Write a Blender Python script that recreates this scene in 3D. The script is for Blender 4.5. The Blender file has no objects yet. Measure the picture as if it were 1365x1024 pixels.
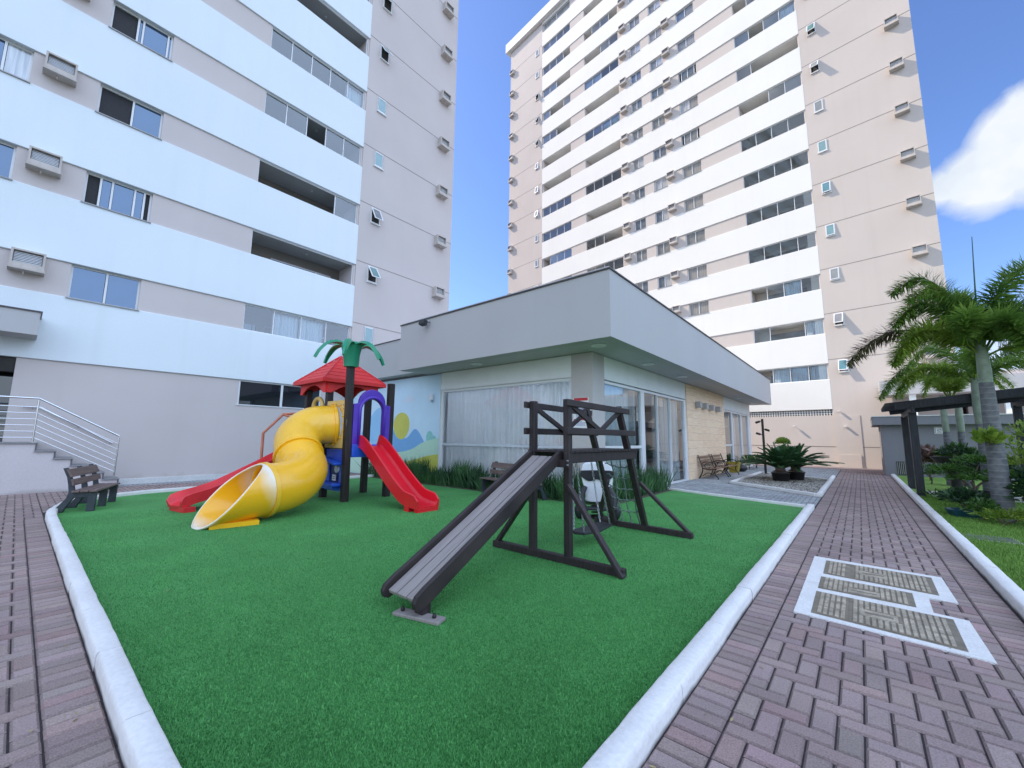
import bpy, math, random
import numpy as np
from mathutils import Vector, Matrix

random.seed(7)
rng = np.random.default_rng(7)
scene = bpy.context.scene
COL = scene.collection
R = math.radians
V = Vector

# ------------------------------------------------------------------ materials
def _nt(name):
    m = bpy.data.materials.new(name)
    m.use_nodes = True
    nt = m.node_tree
    nt.nodes.clear()
    out = nt.nodes.new('ShaderNodeOutputMaterial')
    return m, nt, out

def N(nt, kind, **kw):
    n = nt.nodes.new(kind)
    for k, v in kw.items():
        if k in n.inputs:
            n.inputs[k].default_value = v
        else:
            setattr(n, k, v)
    return n

def c4(c):
    return (c[0], c[1], c[2], 1.0)

def mixcol(nt, fac, a, b, mode='MIX'):
    n = nt.nodes.new('ShaderNodeMix')
    n.data_type = 'RGBA'
    n.blend_type = mode
    for sock, val in ((n.inputs[0], fac), (n.inputs[6], a), (n.inputs[7], b)):
        if isinstance(val, bpy.types.NodeSocket):
            nt.links.new(val, sock)
        elif isinstance(val, (int, float)):
            sock.default_value = val
        else:
            sock.default_value = c4(val)
    return n.outputs[2]

def ramp(nt, src, p0, p1):
    n = nt.nodes.new('ShaderNodeMapRange')
    n.inputs['From Min'].default_value = p0
    n.inputs['From Max'].default_value = p1
    nt.links.new(src, n.inputs['Value'])
    return n.outputs['Result']

def mat(name, col, rough=.6, var=.10, vs=2.0, bump=0.0, bs=60.0, metal=0.0, spec=.5,
        streak=0.0, fine=.06, fs=40.0, coat=0.0, dirt=None, dirtz=None):
    """Principled paint / plaster / plastic with two scales of colour variation, rain streaks and bump."""
    m, nt, out = _nt(name)
    L = nt.links.new
    b = N(nt, 'ShaderNodeBsdfPrincipled', Roughness=rough, Metallic=metal)
    b.inputs['Specular IOR Level'].default_value = spec
    b.inputs['Coat Weight'].default_value = coat
    tc = N(nt, 'ShaderNodeTexCoord')
    n1 = N(nt, 'ShaderNodeTexNoise', Scale=vs, Detail=4.0)
    L(tc.outputs['Object'], n1.inputs['Vector'])
    lo = [x * (1 - var) for x in col]
    hi = [min(1, x * (1 + var)) for x in col]
    c = mixcol(nt, ramp(nt, n1.outputs['Fac'], .3, .7), lo, hi)
    if fine:
        n2 = N(nt, 'ShaderNodeTexNoise', Scale=fs, Detail=3.0)
        L(tc.outputs['Object'], n2.inputs['Vector'])
        g = mixcol(nt, ramp(nt, n2.outputs['Fac'], .3, .7), (1 - fine,) * 3, (1 + fine,) * 3)
        c = mixcol(nt, 1.0, c, g, 'MULTIPLY')
    if streak:
        mp = N(nt, 'ShaderNodeMapping')
        mp.inputs['Scale'].default_value = (1.6, 1.6, .07)
        L(tc.outputs['Object'], mp.inputs['Vector'])
        n3 = N(nt, 'ShaderNodeTexNoise', Scale=1.6, Detail=5.0)
        L(mp.outputs[0], n3.inputs['Vector'])
        s = mixcol(nt, ramp(nt, n3.outputs['Fac'], .52, .78), (1, 1, 1), (1 - streak, 1 - streak, 1 - streak * 1.1))
        c = mixcol(nt, 1.0, c, s, 'MULTIPLY')
    if dirtz:   # dirt rising from the ground
        sp = N(nt, 'ShaderNodeSeparateXYZ')
        L(tc.outputs['Object'], sp.inputs[0])
        n4 = N(nt, 'ShaderNodeTexNoise', Scale=3.0, Detail=5.0)
        L(tc.outputs['Object'], n4.inputs['Vector'])
        ad = N(nt, 'ShaderNodeMath', operation='MULTIPLY_ADD')
        L(n4.outputs['Fac'], ad.inputs[0]); ad.inputs[1].default_value = dirtz * 1.6; L(sp.outputs['Z'], ad.inputs[2])
        f = ramp(nt, ad.outputs[0], dirtz * 1.6, dirtz * .5)
        c = mixcol(nt, f, c, dirt or (.2, .17, .13))
    L(c, b.inputs['Base Color'])
    if bump:
        n5 = N(nt, 'ShaderNodeTexNoise', Scale=bs, Detail=5.0)
        L(tc.outputs['Object'], n5.inputs['Vector'])
        bp = N(nt, 'ShaderNodeBump', Strength=bump, Distance=.01)
        L(n5.outputs['Fac'], bp.inputs['Height'])
        L(bp.outputs[0], b.inputs['Normal'])
    L(b.outputs[0], out.inputs[0])
    return m

def attr_mat(name, rough=.85, fs=120.0, fine=.25, bump=.35, bs=200.0, tint=(1, 1, 1)):
    """colour comes from the mesh's 'col' attribute, with grain on top"""
    m, nt, out = _nt(name)
    L = nt.links.new
    b = N(nt, 'ShaderNodeBsdfPrincipled', Roughness=rough)
    b.inputs['Specular IOR Level'].default_value = .3
    a = N(nt, 'ShaderNodeAttribute', attribute_name='col')
    tc = N(nt, 'ShaderNodeTexCoord')
    n2 = N(nt, 'ShaderNodeTexNoise', Scale=fs, Detail=4.0)
    L(tc.outputs['Object'], n2.inputs['Vector'])
    n3 = N(nt, 'ShaderNodeTexNoise', Scale=1.1, Detail=5.0)
    L(tc.outputs['Object'], n3.inputs['Vector'])
    g = mixcol(nt, ramp(nt, n2.outputs['Fac'], .3, .7), (1 - fine,) * 3, (1 + fine,) * 3)
    h = mixcol(nt, ramp(nt, n3.outputs['Fac'], .3, .7), (.86, .86, .86), (1.12, 1.12, 1.12))
    c = mixcol(nt, 1.0, a.outputs['Color'], g, 'MULTIPLY')
    c = mixcol(nt, 1.0, c, h, 'MULTIPLY')
    c = mixcol(nt, 1.0, c, tint, 'MULTIPLY')
    L(c, b.inputs['Base Color'])
    if bump:
        n5 = N(nt, 'ShaderNodeTexNoise', Scale=bs, Detail=3.0)
        L(tc.outputs['Object'], n5.inputs['Vector'])
        bp = N(nt, 'ShaderNodeBump', Strength=bump, Distance=.004)
        L(n5.outputs['Fac'], bp.inputs['Height'])
        L(bp.outputs[0], b.inputs['Normal'])
    L(b.outputs[0], out.inputs[0])
    return m

def leaf_mat(name, dark, light, rough=.45, trans=.25, scale=1.2):
    m, nt, out = _nt(name)
    L = nt.links.new
    b = N(nt, 'ShaderNodeBsdfPrincipled', Roughness=rough)
    b.inputs['Specular IOR Level'].default_value = .4
    tc = N(nt, 'ShaderNodeTexCoord')
    n1 = N(nt, 'ShaderNodeTexNoise', Scale=scale, Detail=5.0)
    L(tc.outputs['Object'], n1.inputs['Vector'])
    n2 = N(nt, 'ShaderNodeTexNoise', Scale=scale * 14, Detail=2.0)
    L(tc.outputs['Object'], n2.inputs['Vector'])
    ad = N(nt, 'ShaderNodeMath', operation='MULTIPLY_ADD')
    L(n2.outputs['Fac'], ad.inputs[0]); ad.inputs[1].default_value = .6; L(n1.outputs['Fac'], ad.inputs[2])
    c = mixcol(nt, ramp(nt, ad.outputs[0], .58, 1.02), dark, light)
    L(c, b.inputs['Base Color'])
    t = N(nt, 'ShaderNodeBsdfTranslucent')
    L(c, t.inputs['Color'])
    mx = N(nt, 'ShaderNodeMixShader', Fac=trans)
    L(b.outputs[0], mx.inputs[1]); L(t.outputs[0], mx.inputs[2])
    L(mx.outputs[0], out.inputs[0])
    return m

def pane_mat(name, base, refl=.3, tint=(.85, .92, 1.0), curtain=None, rough=.02):
    """reflective window pane with whatever is behind it (dark room or pleated curtain)"""
    m, nt, out = _nt(name)
    L = nt.links.new
    d = N(nt, 'ShaderNodeBsdfDiffuse')
    tc = N(nt, 'ShaderNodeTexCoord')
    if curtain:
        mp = N(nt, 'ShaderNodeMapping')
        mp.inputs['Scale'].default_value = (1, 1, .05)
        L(tc.outputs['Object'], mp.inputs['Vector'])
        w = N(nt, 'ShaderNodeTexNoise', Scale=14.0, Detail=2.0)
        L(mp.outputs[0], w.inputs['Vector'])
        L(mixcol(nt, ramp(nt, w.outputs['Fac'], .35, .65), base, curtain), d.inputs['Color'])
    else:
        w = N(nt, 'ShaderNodeTexNoise', Scale=1.7, Detail=2.0)
        L(tc.outputs['Object'], w.inputs['Vector'])
        L(mixcol(nt, w.outputs['Fac'], [x * .5 for x in base], [x * 1.5 for x in base]), d.inputs['Color'])
    g = N(nt, 'ShaderNodeBsdfGlossy', Roughness=rough)
    g.inputs['Color'].default_value = c4(tint)
    fr = N(nt, 'ShaderNodeFresnel', IOR=1.5)
    ad = N(nt, 'ShaderNodeMath', operation='ADD', use_clamp=True)
    L(fr.outputs[0], ad.inputs[0]); ad.inputs[1].default_value = refl
    mx = N(nt, 'ShaderNodeMixShader')
    L(ad.outputs[0], mx.inputs[0]); L(d.outputs[0], mx.inputs[1]); L(g.outputs[0], mx.inputs[2])
    L(mx.outputs[0], out.inputs[0])
    return m

def glass_mat(name, tint=(.9, .96, .97), refl=.08):
    m, nt, out = _nt(name)
    L = nt.links.new
    t = N(nt, 'ShaderNodeBsdfTransparent'); t.inputs['Color'].default_value = c4(tint)
    g = N(nt, 'ShaderNodeBsdfGlossy', Roughness=.01)
    g.inputs['Color'].default_value = (.95, .98, 1, 1)
    fr = N(nt, 'ShaderNodeFresnel', IOR=1.5)
    ad = N(nt, 'ShaderNodeMath', operation='ADD', use_clamp=True)
    L(fr.outputs[0], ad.inputs[0]); ad.inputs[1].default_value = refl
    mx = N(nt, 'ShaderNodeMixShader')
    L(ad.outputs[0], mx.inputs[0]); L(t.outputs[0], mx.inputs[1]); L(g.outputs[0], mx.inputs[2])
    L(mx.outputs[0], out.inputs[0])
    return m

def wood_mat(name, dark, light, along='X', rough=.6, scale=3.0, bump=.15):
    m, nt, out = _nt(name)
    L = nt.links.new
    b = N(nt, 'ShaderNodeBsdfPrincipled', Roughness=rough)
    b.inputs['Specular IOR Level'].default_value = .35
    tc = N(nt, 'ShaderNodeTexCoord')
    mp = N(nt, 'ShaderNodeMapping')
    s = [12, 12, 12]; 
    for q in along: s['XYZ'.index(q)] = .8
    mp.inputs['Scale'].default_value = s
    L(tc.outputs['Object'], mp.inputs['Vector'])
    n1 = N(nt, 'ShaderNodeTexNoise', Scale=scale, Detail=6.0)
    L(mp.outputs[0], n1.inputs['Vector'])
    L(mixcol(nt, ramp(nt, n1.outputs['Fac'], .3, .7), dark, light), b.inputs['Base Color'])
    bp = N(nt, 'ShaderNodeBump', Strength=bump, Distance=.004)
    L(n1.outputs['Fac'], bp.inputs['Height']); L(bp.outputs[0], b.inputs['Normal'])
    L(b.outputs[0], out.inputs[0])
    return m

M = {}
TAN = (.585, .525, .505)
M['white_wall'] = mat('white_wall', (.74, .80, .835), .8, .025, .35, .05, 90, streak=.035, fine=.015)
M['white_sun'] = mat('white_sun', (.80, .785, .745), .8, .02, .35, .05, 90, streak=.025, fine=.015)  # sunlit copy of the white paint, warm light put into its colour
M['tan_sun'] = mat('tan_sun', (.585, .52, .475), .85, .035, .3, .06, 90, streak=.03, fine=.02)  # sunlit copy of the tan paint, less blue to carry the sun
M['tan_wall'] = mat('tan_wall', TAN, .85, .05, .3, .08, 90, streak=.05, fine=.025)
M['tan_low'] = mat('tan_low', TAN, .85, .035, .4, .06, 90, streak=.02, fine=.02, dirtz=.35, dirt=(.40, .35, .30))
M['groove'] = mat('groove', (.26, .22, .2), .9, .1)
M['sill'] = mat('sill', (.33, .33, .34), .5, .1)
M['white_frame'] = mat('white_frame', (.74, .75, .76), .35, .04, fine=0)
M['rail_grey'] = mat('rail_grey', (.56, .60, .64), .35, .05, fine=0)
M['alu'] = mat('alu', (.55, .56, .58), .35, .05, metal=.6, fine=0)
M['ac_box'] = mat('ac_box', (.52, .47, .43), .8, .12, 4, streak=.12)
M['ac_grille'] = mat('ac_grille', (.23, .23, .23), .5, .2, 8)
M['dark_in'] = mat('dark_in', (.035, .033, .032), .8, .3, 3)
M['room'] = mat('room', (.36, .32, .27), .8, .1, 1)
M['back_shade'] = mat('back_shade', (.20, .18, .155), .85, .1, 1)  # balcony back walls and ceilings darkened in colour to deepen the shade
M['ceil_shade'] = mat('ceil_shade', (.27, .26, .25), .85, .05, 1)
M['back_sun'] = mat('back_sun', (.66, .61, .55), .85, .1, 1)  # lighter copies for the sunlit tower, brightness put into the colour
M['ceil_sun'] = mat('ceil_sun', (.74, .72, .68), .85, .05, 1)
M['ceil'] = mat('ceil', (.55, .53, .50), .8, .05)
M['pane_sky'] = pane_mat('pane_sky', (.03, .04, .07), .17, (.55, .74, 1.0))
M['pane_dim'] = pane_mat('pane_dim', (.25, .25, .235), .05, (.75, .87, 1.0))
M['pane_grey'] = pane_mat('pane_grey', (.16, .18, .20), .10, (.6, .74, .92))
M['pane_curtain'] = pane_mat('pane_curtain', (.34, .35, .36), .14, curtain=(.66, .67, .66))
M['pane_green'] = pane_mat('pane_green', (.12, .25, .24), .12)
M['pane_beige'] = pane_mat('pane_beige', (.36, .34, .31), .06, curtain=(.25, .24, .22))
M['glass'] = glass_mat('glass', (.97, .99, 1.0), .035)
M['glass_balcony'] = glass_mat('glass_balcony', (.86, .90, .90), .06)
M['glass_blue'] = glass_mat('glass_blue', (.74, .85, .92), .12)
M['net'] = mat('net', (.02, .021, .024), .7, .3, 20)
M['fascia'] = mat('fascia', (.465, .455, .455), .75, .025, .5, .05, 80, streak=.025, fine=.012)
M['soffit'] = mat('soffit', (.50, .49, .50), .8, .04)
M['cream'] = mat('cream', (.80, .83, .82), .8, .03)
M['cap'] = mat('cap', (.06, .05, .055), .4, .2)
M['cap_light'] = mat('cap_light', (.5, .5, .5), .35, .1, metal=.7)
M['beam_beige'] = mat('beam_beige', (.52, .485, .475), .8, .05, .6, streak=.05)
M['curtain'] = leaf_mat('curtain', (.90, .93, .95), (.96, .97, .98), .9, .10, .8)
M['floor_in'] = mat('floor_in', (.3, .28, .25), .4, .1)
M['lilac_stair'] = mat('lilac_stair', (.60, .55, .545), .85, .04, .6, streak=.04, dirtz=.12, dirt=(.4, .36, .33))
M['granite'] = mat('granite', (.27, .27, .28), .5, .15, 8, fine=.3, fs=220)
M['granite_dark'] = mat('granite_dark', (.13, .13, .14), .45, .15, 8, fine=.3, fs=220)
M['steel'] = mat('steel', (.72, .73, .75), .22, .05, metal=1.0, fine=0)
M['kerb_white'] = mat('kerb_white', (.75, .725, .70), .75, .06, 2.5, .5, 45, fine=.06, fs=30, dirtz=.026, dirt=(.20, .18, .17))
M['plinth'] = mat('plinth', (.66, .66, .64), .8, .1, 1.5, fine=.1)
M['paver'] = attr_mat('paver')
M['joint'] = mat('joint', (.035, .027, .028), .95, .3, 20, .3, 200)
M['ground'] = mat('ground', (.16, .15, .13), .95, .2, .8, .2, 20)
M['paint_white'] = mat('paint_white', (.74, .72, .69), .7, .06, 5, .25, 120, fine=.10, fs=60)
M['iron_cover'] = mat('iron_cover', (.42, .36, .275), .6, .35, 9, .4, 150, metal=.25, fine=.3, fs=90)
M['iron_dark'] = mat('iron_dark', (.20, .17, .125), .6, .25, 9)
M['red'] = mat('red', (.72, .010, .024), .28, .06, 2, spec=.6, fine=.03, coat=.2)
M['red_roof'] = mat('red_roof', (.72, .03, .03), .5, .12, 3, fine=.06)
M['red_faded'] = mat('red_faded', (.68, .028, .04), .4, .15, 3)
M['yellow'] = mat('yellow', (.95, .49, .014), .24, .05, 1.5, spec=.6, fine=.02, coat=.25)
M['yellow_top'] = mat('yellow_top', (.94, .51, .03), .28, .10, 1.5, spec=.6, coat=.2)
M['yellow_rim'] = mat('yellow_rim', (.80, .74, .62), .3, .1, 3)
M['yellow_pale'] = mat('yellow_pale', (.72, .50, .16), .4, .08, 3)
M['purple'] = mat('purple', (.085, .03, .42), .32, .08, 3, spec=.6)
M['blue'] = mat('blue', (.025, .11, .62), .32, .08, 3, spec=.6)
M['blue_dark'] = mat('blue_dark', (.012, .03, .17), .4, .1)
M['green_plastic'] = mat('green_plastic', (.006, .25, .13), .3, .10, 3, spec=.6)
M['dark_post'] = wood_mat('dark_post', (.018, .014, .014), (.040, .031, .030), 'Z', .5)
M['orange'] = mat('orange', (.50, .16, .085), .45, .2, 6)
M['black_wood'] = wood_mat('black_wood', (.020, .015, .017), (.046, .034, .034), 'Z', .5)
M['deck_wood'] = wood_mat('deck_wood', (.25, .218, .205), (.335, .293, .275), 'YZ', .5)
M['black_wood_long'] = wood_mat('black_wood_long', (.021, .015, .016), (.046, .034, .033), 'YZ', .5)
M['bench_wood'] = wood_mat('bench_wood', (.115, .075, .068), (.20, .135, .12), 'X', .6)
M['bench_dark'] = mat('bench_dark', (.035, .043, .052), .6, .3, 8, fine=.2)
M['slat_wood'] = wood_mat('slat_wood', (.15, .085, .055), (.28, .17, .11), 'X', .5)
M['cast_iron'] = mat('cast_iron', (.016, .015, .015), .5, .2)
M['rope'] = mat('rope', (.17, .23, .20), .85, .3, 20)
M['chain'] = mat('chain', (.35, .36, .38), .4, .1, metal=.7)
M['white_plastic'] = mat('white_plastic', (.78, .80, .84), .4, .05, 3)
M['black_plastic'] = mat('black_plastic', (.02, .021, .026), .45, .2)
M['pot_black'] = mat('pot_black', (.012, .012, .013), .5, .3, 6)
M['pot_blue'] = mat('pot_blue', (.012, .07, .10), .4, .3, 4)
M['pot_yellow'] = mat('pot_yellow', (.36, .28, .03), .5, .1)
M['pergola'] = wood_mat('pergola', (.020, .022, .026), (.045, .047, .055), 'Z', .55)
M['grey_wall'] = mat('grey_wall', (.215, .215, .235), .8, .05, .8, .08, 80, streak=.06)
M['stone_tile'] = None
M['soil'] = mat('soil', (.09, .07, .055), .95, .35, 6, .4, 60)
M['path_slab'] = mat('path_slab', (.42, .40, .37), .85, .12, 3, .2, 60)
M['trunk_palm'] = None
M['shaft'] = mat('shaft', (.22, .27, .20), .5, .18, 5, fine=.12, fs=25)
M['bark'] = mat('bark', (.14, .105, .08), .9, .3, 8, .5, 50)
M['grass_strip'] = leaf_mat('grass_strip', (.012, .045, .022), (.085, .20, .065), .45, .15, 2.0)
M['palm_leaf'] = leaf_mat('palm_leaf', (.04, .125, .02), (.26, .40, .07), .4, .36, 1.6)
M['palm_brown'] = leaf_mat('palm_brown', (.07, .055, .03), (.16, .15, .06), .6, .2, 2.0)
M['palm_light'] = leaf_mat('palm_light', (.09, .20, .025), (.34, .45, .07), .4, .35, 1.6)
M['cycad_leaf'] = leaf_mat('cycad_leaf', (.02, .06, .026), (.085, .20, .07), .3, .10, 1.5)
M['shrub_leaf'] = leaf_mat('shrub_leaf', (.018, .06, .012), (.10, .22, .035), .45, .22, 3.0)
M['shrub_dark'] = leaf_mat('shrub_dark', (.008, .03, .014), (.04, .10, .03), .45, .15, 3.0)
M['shrub_lime'] = leaf_mat('shrub_lime', (.08, .18, .02), (.34, .45, .07), .45, .3, 3.0)
M['shrub_pink'] = leaf_mat('shrub_pink', (.09, .06, .05), (.30, .20, .16), .5, .2, 3.0)
M['sign_white'] = mat('sign_white', (.78, .79, .80), .4, .02)
M['sign_red'] = mat('sign_red', (.55, .03, .04), .4, .05)
M['sign_blue'] = mat('sign_blue', (.05, .09, .32), .4, .05)
M['sign_ink'] = mat('sign_ink', (.06, .06, .08), .5, .05)
M['lamp_grey'] = mat('lamp_grey', (.42, .42, .43), .4, .06)
M['mural_sky'] = mat('mural_sky', (.62, .80, .97), .8, .06, .8, streak=.04)
M['mural_blue'] = mat('mural_blue', (.22, .46, .80), .8, .05, .8)
M['mural_blue2'] = mat('mural_blue2', (.34, .62, .90), .8, .05, .8)
M['mural_sun'] = mat('mural_sun', (.66, .62, .13), .8, .05, 2)
M['mural_mint'] = mat('mural_mint', (.54, .76, .60), .8, .05, .8)
M['mural_olive'] = mat('mural_olive', (.58, .58, .10), .8, .06, 1)
M['mural_teal'] = mat('mural_teal', (.30, .64, .60), .8, .05, .8)
M['mural_cloud'] = mat('mural_cloud', (.68, .78, .90), .8, .04, .8)

# ringed palm trunk
def trunk_mat():
    m, nt, out = _nt('trunk_palm')
    L = nt.links.new
    b = N(nt, 'ShaderNodeBsdfPrincipled', Roughness=.75)
    tc = N(nt, 'ShaderNodeTexCoord')
    w = N(nt, 'ShaderNodeTexWave', wave_type='BANDS', bands_direction='Z')
    w.inputs['Scale'].default_value = 2.7; w.inputs['Distortion'].default_value = 2.4
    w.inputs['Detail'].default_value = 3; w.inputs['Detail Scale'].default_value = 2.0
    L(tc.outputs['Object'], w.inputs['Vector'])
    n1 = N(nt, 'ShaderNodeTexNoise', Scale=9.0, Detail=6.0)
    L(tc.outputs['Object'], n1.inputs['Vector'])
    c = mixcol(nt, ramp(nt, n1.outputs['Fac'], .3, .7), (.085, .092, .10), (.18, .185, .19))
    c = mixcol(nt, ramp(nt, w.outputs['Fac'], .90, 1.0), c, (.20, .205, .205))
    L(c, b.inputs['Base Color'])
    bp = N(nt, 'ShaderNodeBump', Strength=.35, Distance=.008)
    L(w.outputs['Fac'], bp.inputs['Height']); L(bp.outputs[0], b.inputs['Normal'])
    L(b.outputs[0], out.inputs[0])
    return m
M['trunk_palm'] = trunk_mat()

# wood-look wall tile (horizontal planks with staggered joints) on the clubhouse; local y runs along the wall
def tile_mat():
    m, nt, out = _nt('stone_tile')
    L = nt.links.new
    b = N(nt, 'ShaderNodeBsdfPrincipled', Roughness=.5)
    tc = N(nt, 'ShaderNodeTexCoord')
    sp = N(nt, 'ShaderNodeSeparateXYZ'); L(tc.outputs['Object'], sp.inputs[0])
    cb = N(nt, 'ShaderNodeCombineXYZ'); L(sp.outputs['Y'], cb.inputs['X']); L(sp.outputs['Z'], cb.inputs['Y'])
    br = N(nt, 'ShaderNodeTexBrick')
    br.inputs['Scale'].default_value = 1.0
    br.inputs['Brick Width'].default_value = 1.25
    br.inputs['Row Height'].default_value = .30
    br.inputs['Mortar Size'].default_value = .006
    br.inputs['Color1'].default_value = (.90, .655, .44, 1)
    br.inputs['Color2'].default_value = (.96, .73, .51, 1)
    br.inputs['Mortar'].default_value = (.66, .45, .30, 1)
    L(cb.outputs[0], br.inputs['Vector'])
    mp = N(nt, 'ShaderNodeMapping'); mp.inputs['Scale'].default_value = (1, .6, 9)
    L(tc.outputs['Object'], mp.inputs['Vector'])
    n1 = N(nt, 'ShaderNodeTexNoise', Scale=2.5, Detail=6.0)
    L(mp.outputs[0], n1.inputs['Vector'])
    g = mixcol(nt, ramp(nt, n1.outputs['Fac'], .3, .7), (.86, .85, .84), (1.08, 1.08, 1.08))
    L(mixcol(nt, 1.0, br.outputs['Color'], g, 'MULTIPLY'), b.inputs['Base Color'])
    L(b.outputs[0], out.inputs[0])
    return m
M['stone_tile'] = tile_mat()

# faded gel-coat of the tube slide's exit trough: chalky white near the joint and inside
def trough_mat():
    m, nt, out = _nt('yellow_faded')
    L = nt.links.new
    b = N(nt, 'ShaderNodeBsdfPrincipled', Roughness=.22)
    b.inputs['Coat Weight'].default_value = .2
    tc = N(nt, 'ShaderNodeTexCoord')
    a = N(nt, 'ShaderNodeAttribute', attribute_name='col')
    n1 = N(nt, 'ShaderNodeTexNoise', Scale=3.0, Detail=5.0)
    L(tc.outputs['Object'], n1.inputs['Vector'])
    ad = N(nt, 'ShaderNodeMath', operation='MULTIPLY_ADD')
    L(n1.outputs['Fac'], ad.inputs[0]); ad.inputs[1].default_value = .35
    sp = N(nt, 'ShaderNodeSeparateColor'); L(a.outputs['Color'], sp.inputs[0])
    L(sp.outputs[0], ad.inputs[2])
    L(mixcol(nt, ramp(nt, ad.outputs[0], .45, 1.0), (.95, .48, .014), (.86, .78, .66)), b.inputs['Base Color'])
    L(b.outputs[0], out.inputs[0])
    return m
M['yellow_faded'] = trough_mat()
# ------------------------------------------------------------------ mesh building
class MB:
    def __init__(self):
        self.v, self.f, self.m, self.c = [], [], [], []
        self.mi = 0
        self.col = None
    def add(self, vs, fs):
        o = len(self.v)
        self.v.extend([tuple(p) for p in vs])
        for f in fs:
            self.f.append([o + i for i in f]); self.m.append(self.mi); self.c.append(self.col)
        return self
    def box(self, a, b):
        (x0, y0, z0), (x1, y1, z1) = a, b
        x0, x1 = min(x0, x1), max(x0, x1); y0, y1 = min(y0, y1), max(y0, y1); z0, z1 = min(z0, z1), max(z0, z1)
        return self.add([(x0, y0, z0), (x1, y0, z0), (x1, y1, z0), (x0, y1, z0), (x0, y0, z1), (x1, y0, z1), (x1, y1, z1), (x0, y1, z1)],
                        [(0, 3, 2, 1), (4, 5, 6, 7), (0, 1, 5, 4), (1, 2, 6, 5), (2, 3, 7, 6), (3, 0, 4, 7)])
    def bar(self, p, q, w, h, up=(0, 0, 1)):
        """rectangular beam from p to q, w across, h along 'up'"""
        p, q = V(p), V(q); d = (q - p).normalized(); up = V(up)
        s = d.cross(up)
        if s.length < 1e-4: s = d.cross(V((1, 0, 0)))
        s.normalize(); u = s.cross(d).normalized()
        s *= w / 2; u *= h / 2
        vs = [p - s - u, p + s - u, p + s + u, p - s + u, q - s - u, q + s - u, q + s + u, q - s + u]
        return self.add(vs, [(0, 3, 2, 1), (4, 5, 6, 7), (0, 1, 5, 4), (1, 2, 6, 5), (2, 3, 7, 6), (3, 0, 4, 7)][::1])
    def tube(self, pts, r, n=8, cap=True, closed=False):
        pts = [V(p) for p in pts]; k = len(pts)
        rs = r if isinstance(r, (list, tuple)) else [r] * k
        d0 = (pts[1] - pts[0]).normalized()
        ref = V((0, 0, 1)) if abs(d0.z) < .9 else V((1, 0, 0))
        a = d0.cross(ref).normalized()
        vs = []
        for i, p in enumerate(pts):
            if closed: d = pts[(i + 1) % k] - pts[i - 1]
            else: d = pts[min(i + 1, k - 1)] - pts[max(i - 1, 0)]
            d = d.normalized()
            a = (a - d * a.dot(d)).normalized(); b = d.cross(a)
            for j in range(n):
                t = 2 * math.pi * j / n
                vs.append(p + (a * math.cos(t) + b * math.sin(t)) * rs[i])
        fs = []
        for i in range(k if closed else k - 1):
            for j in range(n):
                i2 = (i + 1) % k
                fs.append((i * n + j, i * n + (j + 1) % n, i2 * n + (j + 1) % n, i2 * n + j))
        if cap and not closed:
            fs.append(tuple(range(n - 1, -1, -1))); fs.append(tuple((k - 1) * n + j for j in range(n)))
        return self.add(vs, fs)
    def prism(self, pts, ext):
        """polygon (list of 3-D points) extruded by vector ext"""
        n = len(pts); e = V(ext); vs = [V(p) for p in pts] + [V(p) + e for p in pts]
        fs = [tuple(range(n))[::-1], tuple(range(n, 2 * n))]
        fs += [(i, (i + 1) % n, n + (i + 1) % n, n + i) for i in range(n)]
        return self.add(vs, fs)
    def sweep(self, prof, path, up=(0, 0, 1), closed=True, cap=True):
        """profile [(side, up)] swept along path"""
        path = [V(p) for p in path]; up = V(up); k = len(path); vs = []
        for i, p in enumerate(path):
            d = (path[min(i + 1, k - 1)] - path[max(i - 1, 0)]).normalized()
            s = d.cross(up).normalized(); u = s.cross(d).normalized()
            pr = prof(i / (k - 1)) if callable(prof) else prof
            for a, b in pr: vs.append(p + s * a + u * b)
        n = len(vs) // k
        fs = [(i * n + j, i * n + (j + 1) % n, (i + 1) * n + (j + 1) % n, (i + 1) * n + j)
              for i in range(k - 1) for j in range(n if closed else n - 1)]
        if cap and closed:
            fs += [tuple(range(n - 1, -1, -1)), tuple((k - 1) * n + j for j in range(n))]
        return self.add(vs, fs)
    def lathe(self, prof, c=(0, 0, 0), n=20, cap=True):
        c = V(c); vs = []
        for r, z in prof:
            for j in range(n):
                t = 2 * math.pi * j / n; vs.append(c + V((r * math.cos(t), r * math.sin(t), z)))
        k = len(prof)
        fs = [(i * n + j, i * n + (j + 1) % n, (i + 1) * n + (j + 1) % n, (i + 1) * n + j) for i in range(k - 1) for j in range(n)]
        if cap: fs += [tuple(range(n - 1, -1, -1)), tuple((k - 1) * n + j for j in range(n))]
        return self.add(vs, fs)
    def ball(self, c, r, n=12, k=8, sq=(1, 1, 1)):
        c = V(c); vs = [c + V((0, 0, -r * sq[2]))]
        for i in range(1, k):
            a = -math.pi / 2 + math.pi * i / k
            for j in range(n):
                t = 2 * math.pi * j / n
                vs.append(c + V((r * sq[0] * math.cos(a) * math.cos(t), r * sq[1] * math.cos(a) * math.sin(t), r * sq[2] * math.sin(a))))
        vs.append(c + V((0, 0, r * sq[2]))); top = len(vs) - 1
        fs = [(0, 1 + (j + 1) % n, 1 + j) for j in range(n)]
        for i in range(k - 2):
            for j in range(n):
                a, b = 1 + i * n, 1 + (i + 1) * n
                fs.append((a + j, a + (j + 1) % n, b + (j + 1) % n, b + j))
        b = 1 + (k - 2) * n
        fs += [(b + j, b + (j + 1) % n, top) for j in range(n)]
        return self.add(vs, fs)
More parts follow.
